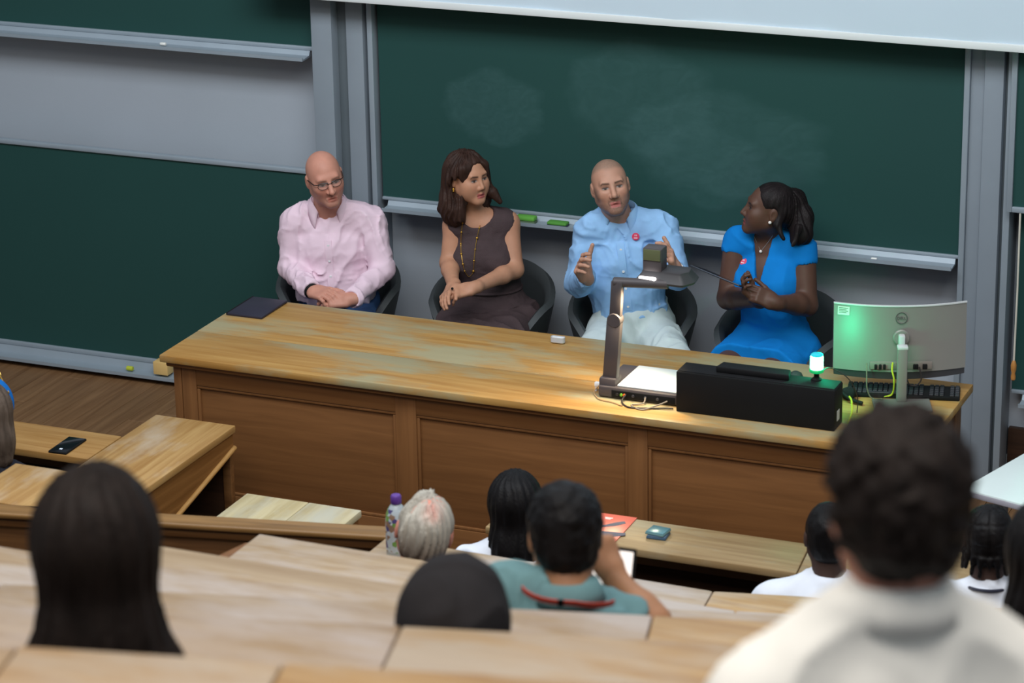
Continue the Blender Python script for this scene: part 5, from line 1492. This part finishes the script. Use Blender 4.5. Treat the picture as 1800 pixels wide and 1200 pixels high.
# ================================================================== woman in the blue dress
def woman_blue():
    pel = at(1364, 616, 11.14); neck = at(1350, 412, 11.14)
    t = person('seated woman in a bright blue dress with a ponytail looking left', pel[0], pel[1], 0)
    R = Rig(pel, neck, -6, shR=at(1296, 424, 11.12), shL=at(1410, 438, 11.14), elR=at(1280, 524, 11.04), elL=at(1418, 536, 11.06), wrR=at(1332, 527, 10.84), wrL=at(1362, 532, 10.84))
    seat_legs(R, 0.02, 0.46, 0.60)
    fr = Frame(at(1349, 367, 11.08), -62, -12, 2, 0.97)
    skin = srgb(90, 61, 49)
    B = Field(); torso(B, R, -0.004, 0.92, 0.95, bust=1.0, waist=0.132)
    add_head(B, fr, False, neck_to=R.neck, neck_r=0.050, jaw=1.0, nose=0.84, full=1.0)
    for a, b, c in ((R.shR, R.elR, R.wrR), (R.shL, R.elL, R.wrL)): arm(B, a, b, c, 0, 1.12)
    for h, k, a in ((R.hipR, R.knR, R.anR), (R.hipL, R.knL, R.anL)): leg(B, h, k, a, R.f, 0, 0.95)
    add_hand(B, R.wrR, at(1302, 500, 10.80)-R.wrR, V3(-0.15, -0.35, 0.9), True, [(30, 42, 30), (34, 46, 30), (40, 46, 30), (46, 46, 30)], 0.05, 0.92, (0.15, 0.4, 0.9))
    add_hand(B, R.wrL, at(1326, 515, 10.80)-R.wrL, V3(-0.2, 0.7, -0.5), False, [(26, 40, 30), (30, 44, 30), (34, 44, 30), (40, 44, 30)], 0.05, 0.92, (0.3, 0.3, 0.5))
    hc = at(1322, 515, 10.82)
    pt = face_paint(fr, skin, False, brow=srgb(36, 26, 24), lips=srgb(112, 58, 56), iris=(0.02, 0.012, 0.01))
    sdf_object('body', B, 0.008, SKIN, t, [fine_head(fr, 0.0028), (hc-0.12, hc+0.12, 0.003)], pt, skin)
    D = Field()
    for s_, e, u_ in ((R.shR, R.elR, 0.05), (R.shL, R.elL, 0.09)):
        sleeve(D, s_, e, e, 0.062, 0.060, 0.06, u_)
    torso(D, R, 0.010, 0.94, 0.98, bust=1.05, shw=0.92, k=0.025, waist=0.134)
    ax = R.neck-R.pel
    vp = on_surface(B, R.pel+ax*0.60, R.f)
    cuts = []
    for u in np.linspace(0.60, 1.0, 16):
        c = R.pel+ax*u
        a, b = on_surface(B, c, R.f, -0.006), on_surface(D, c, R.f, 0.03)
        r_ = 0.003+0.040*(u-0.60)/0.40
        cuts.append(cone(a, b+R.f*0.01, r_, r_))
    for c in cuts: D.sub(c, 0.003)
    D.sub(ell(R.neck+V3(0, 0, 0.085), (0.062, 0.062, 0.06)), 0.006)
    for h, k in ((R.hipR, R.knR), (R.hipL, R.knL)):
        D.add(cone(h, h+(k-h)*0.86, 0.106, 0.090), 0.05)
    D.add(elc(R.pel+R.f*0.05, R.pel+R.f*0.36+V3(0, 0, 0.01), R.l, 0.20, 0.16, 0.105, 0.075), 0.05)
    D.sub(half(R.pel+R.f*0.255, R.f), 0.005)
    D.disp = folds(0.0045, 10, 21)
    DB = cloth('bright_blue_dress', srgb(8, 124, 206), 0.04, 0.06, 600)
    dr = sdf_object('dress', D, 0.006, DB, t)
    badge(D, at(1305, 460, 11.1), dr, t)
    Hh = Field()
    E = lambda c, r: ell(fr(*c), np.array(r)*fr.k, fr.M)
    Hh.add(E((0, -0.024, 0.036), (0.083, 0.101, 0.089)), 0.01)
    Hh.add(E((0, -0.075, -0.01), (0.066, 0.045, 0.06)), 0.04)
    Hh.sub(E((0, 0.105, -0.015), (0.12, 0.080, 0.100)), 0.012)
    Hh.sub(E((0.085, -0.006, -0.035), (0.03, 0.036, 0.062)), 0.012); Hh.sub(E((-0.085, -0.006, -0.035), (0.03, 0.036, 0.062)), 0.012)
    knot = fr(0, -0.105, 0.048)
    Hh.add(ball(knot, 0.028), 0.02)
    tail = [knot, at(1396, 352, 11.16), at(1408, 385, 11.14), at(1408, 412, 11.10), at(1396, 424, 11.06)]
    rr = [0.030, 0.044, 0.050, 0.042, 0.016]
    for i in range(4):
        Hh.add(cone(tail[i], tail[i+1], rr[i], rr[i+1]), 0.03)
    Hh.add(cone(at(1366, 395, 11.02), at(1377, 420, 11.0), 0.014, 0.008), 0.02); Hh.add(cone(at(1374, 372, 11.05), at(1366, 395, 11.02), 0.02, 0.014), 0.02)
    Hh.add(cone(at(1404, 400, 11.04), at(1394, 432, 11.0), 0.018, 0.006), 0.02)
    sd_ = strand_disp(fr, 0.0050, 60, 2.0, centre=(0, -0.07))
    Hh.disp = lambda X, Y, Z: sd_(X, Y, Z)*(0.25+0.75*sst(-0.06, -0.10, fr.loc(X, Y, Z)[1]))
    sdf_object('hair', Hh, 0.0042, hairmat('hair_black', srgb(30, 24, 25)), t)
    wballs('hair_tie', [knot], [0.03], BLACKP, t, t)
    PEARL = mat('pearl', srgb(236, 226, 220), 0.2)
    wballs('earring', [fr(-0.087, -0.004, -0.034)], [0.0075], PEARL, t, t)
    q = on_surface(B, R.neck-V3(0, 0, 0.055), R.f, 0.003)
    wballs('pendant', [q], [0.007], PEARL, t, t)
    wtube('necklace_chain', [on_surface(B, R.neck+R.l*0.05*s_*u-V3(0, 0, 0.055-0.075*u), R.f, 0.001) for s_, us in ((-1, np.linspace(1, 0, 6)), (1, np.linspace(0.2, 1, 5))) for u in us], 0.001, CHROME, t, t, 5)
    # tablet in her hand
    a, b = at(1226, 470, 10.84), at(1312, 506, 10.80)
    d = unit(b-a); side = unit(V3(-0.35, 0.87, -0.24)-d*(V3(-0.35, 0.87, -0.24)@d)); nn = np.cross(d, side)
    tbx = thing('tablet', 'thin dark tablet held level by the woman in the blue dress', 'tablet', tuple((a+b)/2))
    Mx = Matrix(((d[0], side[0], nn[0], 0), (d[1], side[1], nn[1], 0), (d[2], side[2], nn[2], 0), (0, 0, 0, 1)))
    Ln = float(np.linalg.norm(b-a))
    bm = bmesh.new(); bm_box(bm, (-Ln/2, -0.085, -0.0035), (Ln/2, 0.085, 0.0035), 0.002, 2, Mx)
    link_mesh('tablet_body', bm_mesh(bm, 'tablet_body', True, 40), mat('tablet_dark', srgb(52, 56, 66), 0.3, 0.3), tbx)
    bm = bmesh.new(); bm_box(bm, (-Ln/2+0.008, -0.078, 0.0034), (Ln/2-0.008, 0.078, 0.0042), 0, 1, Mx)
    link_mesh('tablet_screen', bm_mesh(bm, 'tablet_screen'), mat('tablet_glass', srgb(20, 24, 32), 0.1), tbx)
    tub_chair('dark tub chair under the woman in the blue dress', pel[0]+0.01, pel[1]-R.f[1]*0.02, math.radians(-4))
man_pink(); woman_brown(); man_blue(); woman_blue()
# ------------------------------------------------------------------ people in the seats, seen from behind
def audience(label, px, py, Y, row, yaw=203, roll=0, pitch=0, skin=srgb(196, 146, 124), hair=None, hairm=None, shirt=None, shirtm=None, w=1.0, k=1.0, hw=0.175, ears=True, arms=True, lean=0.0, res=0.008, extra=None, hres=0.006, collar_m=None, sleeve_to=1.0, nz=0.18, nb=0.045, drop=0.055, trap=0.03, hpaint=None, hcol=None):
    fr = Frame(at(px, py, Y), yaw, pitch, roll, k)
    fl = 0.36*(row-1)
    yb = math.radians(yaw); f = V3(math.sin(yb), -math.cos(yb), 0)
    neck = fr(0, 0, 0)-f*nb+V3(0, 0, -nz*k)
    pel = np.array([neck[0], neck[1], fl+0.545])-f*(0.03+lean)
    t = person(label, pel[0], pel[1], fl)
    R = Rig(pel, neck, yaw, hw, drop=drop)
    R.elR = R.shR+V3(0, 0, -0.27)+f*0.10-R.l*0.05; R.elL = R.shL+V3(0, 0, -0.27)+f*0.10+R.l*0.05
    R.wrR = R.elR+f*0.20+R.l*0.07-V3(0, 0, 0.01); R.wrL = R.elL+f*0.20-R.l*0.07-V3(0, 0, 0.01)
    seat_legs(R, 0.03, 0.30, 0.52, fl, back=0.02)
    if extra: extra(R, fr, t, 'rig', None)
    B = Field(); torso(B, R, -0.012, w)
    add_head(B, fr, neck_to=R.neck, neck_r=0.056, ears=ears, detail=False)
    for a, b, c in ((R.shR, R.elR, R.wrR), (R.shL, R.elL, R.wrL)): arm(B, a, b, c, -0.002, 0.97)
    for h, q, a in ((R.hipR, R.knR, R.anR), (R.hipL, R.knL, R.anL)): leg(B, h, q, a, f, 0, 0.9)
    for q, (a, c) in enumerate(((R.elR, R.wrR), (R.elL, R.wrL))):
        if not (extra and extra(R, fr, t, 'hand', (B, q))):
            add_hand(B, c, c-a, V3(0, 0, -1), q == 0, [12, 14, 16, 18], 0.06, 0.95)
    sdf_object('body', B, res+0.002, SKIN, t, [fine_head(fr, 0.005)] if ears else [], None, skin)
    if shirtm:
        S = Field()
        for a, b, c in ((R.shR, R.elR, R.wrR), (R.shL, R.elL, R.wrL)): sleeve(S, a, b, c, 0.064, 0.056, 0.044, sleeve_to)
        torso(S, R, 0.014, w, 1.0, k=0.03, trap=trap)
        S.add(cone(R.neck-V3(0, 0, 0.06), R.neck+V3(0, 0, 0.012), 0.085, 0.062), 0.03)
        S.sub(ell(R.neck+V3(0, 0, 0.085), (0.058, 0.058, 0.055)), 0.006)
        S.disp = folds(0.008, 11, px % 17)
        so_ = sdf_object('shirt', S, res, shirtm, t)
        if collar_m: collar(so_, t, R.neck+V3(0, 0, 0.022), yaw, collar_m, r=0.060, h=0.034, open_deg=30, tilt=6, leaf=0.044, out=0.9)
        if extra: extra(R, fr, t, 'shirt', (S, so_))
    T = Field(); T.add(elc(R.pel-V3(0, 0, 0.05), R.pel+V3(0, 0, 0.05), R.l, 0.185, 0.18, 0.13, 0.13), 0.02)
    for h, q, a in ((R.hipR, R.knR, R.anR), (R.hipL, R.knL, R.anL)): leg(T, h, q, a, f, 0.012, 0.9, False)
    sdf_object('trousers', T, 0.014, cloth('dark_trousers', srgb(50, 52, 62)), t)
    if hair:
        H_ = Field(); hair(H_, fr)
        sdf_object('hair', H_, hres, hairm, t, (), hpaint(fr) if hpaint else None, hcol)
    return t, R, fr
def E_(fr, c, r): return ell(fr(*c), np.array(r)*fr.k, fr.M)
def short_hair(thick=0.010, nape=-0.075, amp=0.004, n=50, top=0.0, fringe=True):
    def fn(H_, fr):
        H_.add(E_(fr, (0, -0.016, 0.032+top), (0.077+thick, 0.098+thick, 0.088+thick)), 0.01)
        H_.add(E_(fr, (0, -0.050, -0.030), (0.062+thick*0.7, 0.052+thick*0.7, 0.055)), 0.03)
        H_.sub(E_(fr, (0, 0.105, -0.040), (0.14, 0.075, 0.105)), 0.012)
        for q in (-1, 1): H_.sub(E_(fr, (q*0.088, -0.004, -0.040), (0.026, 0.030, 0.048)), 0.010)
        H_.sub(E_(fr, (0, -0.05, nape-0.06), (0.12, 0.12, 0.055)), 0.012)
        H_.disp = lambda X, Y, Z: amp*(vnoise(X*55, Y*55, Z*55)+0.7*vnoise(X*120, Y*120, Z*120)+0.6*vnoise(X*24, Y*24, Z*24))
    return fn
def long_hair(length=0.30, w0=0.088, w1=0.098, flip=0.0, amp=0.004):
    def fn(H_, fr):
        H_.add(E_(fr, (0, -0.020, 0.036), (0.090, 0.108, 0.096)), 0.01)
        zb = -length
        H_.add(elc(fr(0, -0.040, 0.0), fr(0, -0.070, zb*0.55), fr.M[:, 0], w0, w0*0.97, 0.082, 0.070), 0.05)
        H_.add(elc(fr(0, -0.070, zb*0.55), fr(flip*0.3, -0.080, zb), fr.M[:, 0], w0*0.97, w1, 0.068, 0.050), 0.05)
        if flip:
            H_.add(cone(fr(-w1*0.8, -0.07, zb+0.08), fr(-w1*1.15, -0.07, zb-0.01), 0.035, 0.03), 0.04)
            H_.add(cone(fr(w1*0.8, -0.07, zb+0.08), fr(w1*1.10, -0.07, zb), 0.035, 0.028), 0.04)
        H_.sub(E_(fr, (0, 0.110, -0.070), (0.068, 0.105, 0.15)), 0.012)
        H_.disp = strand_disp(fr, amp, 60, 1.4, centre=(0, 0.02))
    return fn
BLKH = hairmat('hair_near_black', srgb(20, 18, 19), 0.5)
DKBR = hairmat('hair_dark_brown', srgb(34, 27, 24), 0.6)
WHT_SHIRT = cloth('white_shirt', srgb(226, 230, 240))

# long black hair, white top, front row
def straggle(R, fr, t, stage, a):
    if stage == 'shirt':
        bm = bmesh.new(); rng_ = random.Random(3)
        for i in range(26):
            x0 = -0.06+0.12*rng_.random(); x1 = x0+0.06*(rng_.random()-0.5)
            if i < 8: x0, x1 = 0.05+0.02*rng_.random(), 0.085+0.05*rng_.random()
            bm_tube(bm, [fr(x0, -0.095, -0.12), fr((x0+x1)/2, -0.130, -0.20), fr(x1, -0.142, -0.30-0.04*rng_.random())], [0.003, 0.0025, 0.001], 5)
        wpart('loose_strands', bm, BLKH, t, t)
audience('person with long straight black hair and a white top in the front row', 906, 884, 8.22, 1, hair=long_hair(0.25, 0.084, 0.092), hairm=BLKH, shirtm=WHT_SHIRT, ears=False, hw=0.165, w=0.9, k=0.95, hres=0.005, extra=straggle, nz=0.165)
# white-haired man, second row
def white_hair(H_, fr):
    H_.add(E_(fr, (0, -0.020, 0.026), (0.080, 0.103, 0.090)), 0.01)
    H_.add(E_(fr, (0, -0.062, -0.030), (0.064, 0.046, 0.055)), 0.04)
    H_.sub(E_(fr, (0, 0.110, -0.030), (0.14, 0.080, 0.11)), 0.012)
    for q in (-1, 1): H_.sub(E_(fr, (q*0.092, -0.006, -0.030), (0.028, 0.036, 0.06)), 0.010)
    H_.sub(E_(fr, (0, -0.05, -0.135), (0.12, 0.12, 0.060)), 0.012)
    H_.add(cone(fr(-0.005, 0.0, 0.118), fr(-0.035, -0.02, 0.110), 0.008, 0.010), 0.03)
    H_.disp = strand_disp(fr, 0.0065, 40, 3.4, centre=(0, -0.03))
def white_paint(fr):
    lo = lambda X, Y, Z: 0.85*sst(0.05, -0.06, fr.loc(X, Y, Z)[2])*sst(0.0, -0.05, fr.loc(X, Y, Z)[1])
    def crown(X, Y, Z):
        x, y, z = fr.loc(X, Y, Z)
        return 0.75*np.exp(-((x-0.010)/0.026)**2-((y+0.075)/0.035)**2)*sst(0.05, 0.08, z)*(0.75+0.4*vnoise(x*160, y*30, z*30))
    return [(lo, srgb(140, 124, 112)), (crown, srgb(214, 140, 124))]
audience('white-haired man with a thinning crown sitting beside the purple-capped bottle', 746, 931, 7.06, 2, roll=-12, skin=srgb(214, 142, 124), hair=white_hair, hairm=mat('hair_white', srgb(186, 178, 166), 0.6, var=0.22, vs=34, stretch=(1, 1, 0.15), bump=0.3, bs=200, attr=True), hcol=srgb(178, 172, 160), hpaint=white_paint, shirtm=cloth('dark_green_shirt', srgb(52, 66, 64)), hw=0.18, hres=0.0045, nz=0.19)
# man in teal with a lanyard, fist at his cheek
def teal_extra(R, fr, t, stage, a):
    if stage == 'rig':
        R.shL = at(895, 1046, 5.28); R.shR = at(1034, 1086, 5.36)
        R.elR = at(1150, 1094, 5.44); R.wrR = at(1080, 1014, 5.50)
    if stage == 'hand' and a[1] == 0:
        add_hand(a[0], R.wrR, at(1064, 966, 5.52)-R.wrR, V3(-0.8, 0.3, 0.2), True, [(70, 90, 60)]*4, 0.02, 1.0, (0.1, 0.7, 0.6))
        return True
    if stage == 'shirt':
        S, so_ = a
        pts = [R.neck+(0.097+0.004*abs(a_+PI/2))*(math.cos(a_)*R.l+math.sin(a_)*R.f)+V3(0, 0, 0.042-0.012*abs(a_+PI/2)+0.014*(a_+PI/2)) for a_ in np.linspace(-PI+0.25, -0.15, 12)]
        ribbon('lanyard', pts, V3(0, 0, 1)*0.8-R.f*0.5, 0.018, 0.002, mat('lanyard_red', srgb(226, 76, 54), 0.6), t, t)
        ribbon('lanyard_clip', [pts[6]-R.f*0.003, (pts[6]+pts[7])/2-R.f*0.003], V3(0.2, -0.3, 0.9), 0.020, 0.003, BLACKP, t, t)
TEAL = cloth('teal_shirt', srgb(112, 150, 154))
audience('man in a teal shirt with a red lanyard resting his fist on his cheek', 993, 940, 5.34, 4, yaw=206, pitch=14, nz=0.135, nb=0.075, k=0.94, skin=srgb(176, 126, 92), hair=short_hair(0.012, -0.085, 0.004), hairm=BLKH, shirtm=TEAL, collar_m=TEAL, extra=teal_extra, hw=0.19, sleeve_to=0.30)
# black scarf
def scarf(H_, fr):
    H_.add(E_(fr, (0, -0.018, 0.028), (0.094, 0.112, 0.100)), 0.01)
    H_.add(elc(fr(0, -0.035, -0.02), fr(-0.01, -0.050, -0.22), fr.M[:, 0], 0.092, 0.135, 0.095, 0.11), 0.06)
    H_.sub(E_(fr, (0, 0.125, -0.03), (0.055, 0.07, 0.09)), 0.01)
    H_.disp = folds(0.005, 9, 2)
t_, R_, f_ = audience('head wrapped in a plain black scarf in front of the teal man', 797, 1084, 4.40, 5, hair=scarf, hairm=cloth('black_scarf', srgb(44, 42, 44), 0.1), shirtm=cloth('black_top', srgb(36, 36, 40)), ears=False, hw=0.16, w=0.9)
# long-haired person at the lower left
audience('person with long dark brown hair at the lower left, out of focus', 172, 950, 3.56, 6, yaw=205, nz=0.24, hair=long_hair(0.27, 0.093, 0.112, 0.02, 0.005), hairm=DKBR, shirtm=cloth('charcoal_top', srgb(48, 46, 50)), ears=False, hw=0.16, w=0.9, k=1.02)
# near man in a cream shirt
CREAM = cloth('cream_shirt', srgb(246, 244, 236))
audience('large blurred man with dark curly hair and a cream shirt in the right foreground', 1574, 884, 3.12, 7, yaw=210, nz=0.150, nb=0.03, drop=0.110, trap=0.034, skin=srgb(196, 138, 116), hair=short_hair(0.016, -0.095, 0.008, top=0.002), hairm=DKBR, shirtm=CREAM, collar_m=CREAM, hw=0.165, w=1.0, k=0.95)
# partly hidden man in white
audience('dark-skinned man in a white shirt mostly hidden behind the near man', 1456, 940, 8.30, 1, skin=srgb(70, 52, 46), hair=short_hair(0.004, -0.08, 0.002), hairm=BLKH, shirtm=WHT_SHIRT, hw=0.18, k=0.94, nz=0.175, trap=0.016)
# braided hair, white t-shirt with dark collar line
def braids(H_, fr):
    H_.add(E_(fr, (0, -0.018, 0.032), (0.083, 0.104, 0.092)), 0.01)
    H_.add(E_(fr, (0, -0.055, -0.035), (0.066, 0.048, 0.055)), 0.03)
    H_.sub(E_(fr, (0, 0.110, -0.040), (0.14, 0.080, 0.105)), 0.012)
    for q in (-1, 1): H_.sub(E_(fr, (q*0.090, 0.004, -0.045), (0.020, 0.028, 0.04)), 0.008)
    for a in np.linspace(-1.5, 1.5, 9):                       # hanging braid ends
        x, y = 0.078*math.sin(a), -0.016-0.095*math.cos(a)
        H_.add(cone(fr(x, y, -0.04), fr(x*1.12, y*1.06, -0.085-0.02*abs(math.sin(a*3))), 0.011, 0.005), 0.008)
    def d(X, Y, Z):
        x, y, z = fr.loc(X, Y, Z)
        ph = np.arctan2(x, -(y+0.02)); el = np.arctan2(z-0.02, np.hypot(x, y))
        return 0.0055*np.minimum(1, np.abs(np.sin(ph*3.5)*2.2))*np.minimum(1, 0.35+np.abs(np.sin(el*5+0.4)*2))-0.004+0.0015*vnoise(X*150, Y*150, Z*150)
    H_.disp = d
def neckline(R, fr, t, stage, a):
    if stage == 'shirt':
        S, so_ = a
        for r_, m in ((0.071, mat('navy_trim', srgb(44, 44, 60), 0.7)), (0.064, WHT_SHIRT)):
            wtube('collar_band', [R.neck+V3(0, 0, 0.024)+r_*(math.cos(b)*R.l+math.sin(b)*R.f)+V3(0, 0, -0.010*math.sin(b)) for b in np.linspace(0, 2*PI, 30)], 0.006, m, so_, t)
audience('man with short dark braids and a white t-shirt in the front row at right', 1738, 944, 8.24, 1, yaw=196, skin=srgb(74, 54, 48), hair=braids, hairm=BLKH, shirtm=WHT_SHIRT, hw=0.18, extra=neckline, hres=0.0045, k=0.91, nz=0.185, trap=0.012)
# dark-haired person cut by the right edge
audience('person with dark hair cut off by the right picture edge', 1846, 968, 5.62, 4, yaw=200, hair=long_hair(0.20, 0.09, 0.11), hairm=BLKH, shirtm=cloth('maroon_top', srgb(86, 50, 58)), hw=0.16, ears=False)
# person cut by the left edge
def left_extra(R, fr, t, stage, a):
    if stage == 'rig':
        R.elR = R.elR+V3(0.05, 0, 0.02)
    if stage == 'shirt':
        g = bmesh.new()
        for q in (-1, 1):
            bm_tube(g, [fr(q*(0.036+0.028*math.cos(b)), 0.055+0.012*math.sin(b), 0.118+0.020*math.sin(b)) for b in np.linspace(0, 2*PI, 22)], 0.003, 6, False)
            bm_tube(g, [fr(q*0.062, 0.05, 0.115), fr(q*0.088, -0.03, 0.075)], 0.003, 6)
        bm_tube(g, [fr(-0.010, 0.056, 0.118), fr(0.010, 0.056, 0.118)], 0.003, 6)
        gf = wpart('sunglasses_frame', g, mat('gold_frame', srgb(206, 166, 84), 0.3, 0.6), t, t)
        for q in (-1, 1):
            disc('sunglass_lens', fr(q*0.036, 0.054, 0.118), fr.M[:, 1]*0.7+fr.M[:, 2]*0.4, 0.026, 0.0012, mat('dark_lens', srgb(30, 26, 22), 0.1), gf, t)
        hb = bmesh.new()
        bm_tube(hb, [fr(0.092*math.cos(b), -0.020-0.0+0.035*math.sin(b)*0.3, 0.030+0.102*math.sin(b)) for b in np.linspace(-0.25, PI+0.25, 26)], 0.020, 8, True, 0.45)
        wpart('headband', hb, cloth('blue_headband', srgb(20, 108, 190)), t, t)
audience('person at the left edge with a blue headband and gold-rimmed sunglasses', -24, 722, 8.42, 1, yaw=215, hair=long_hair(0.16, 0.086, 0.086), hairm=hairmat('hair_ash_brown', srgb(96, 82, 72)), shirtm=cloth('dark_top', srgb(40, 42, 52)), ears=False, hw=0.12, extra=left_extra, nz=0.24, w=0.75)
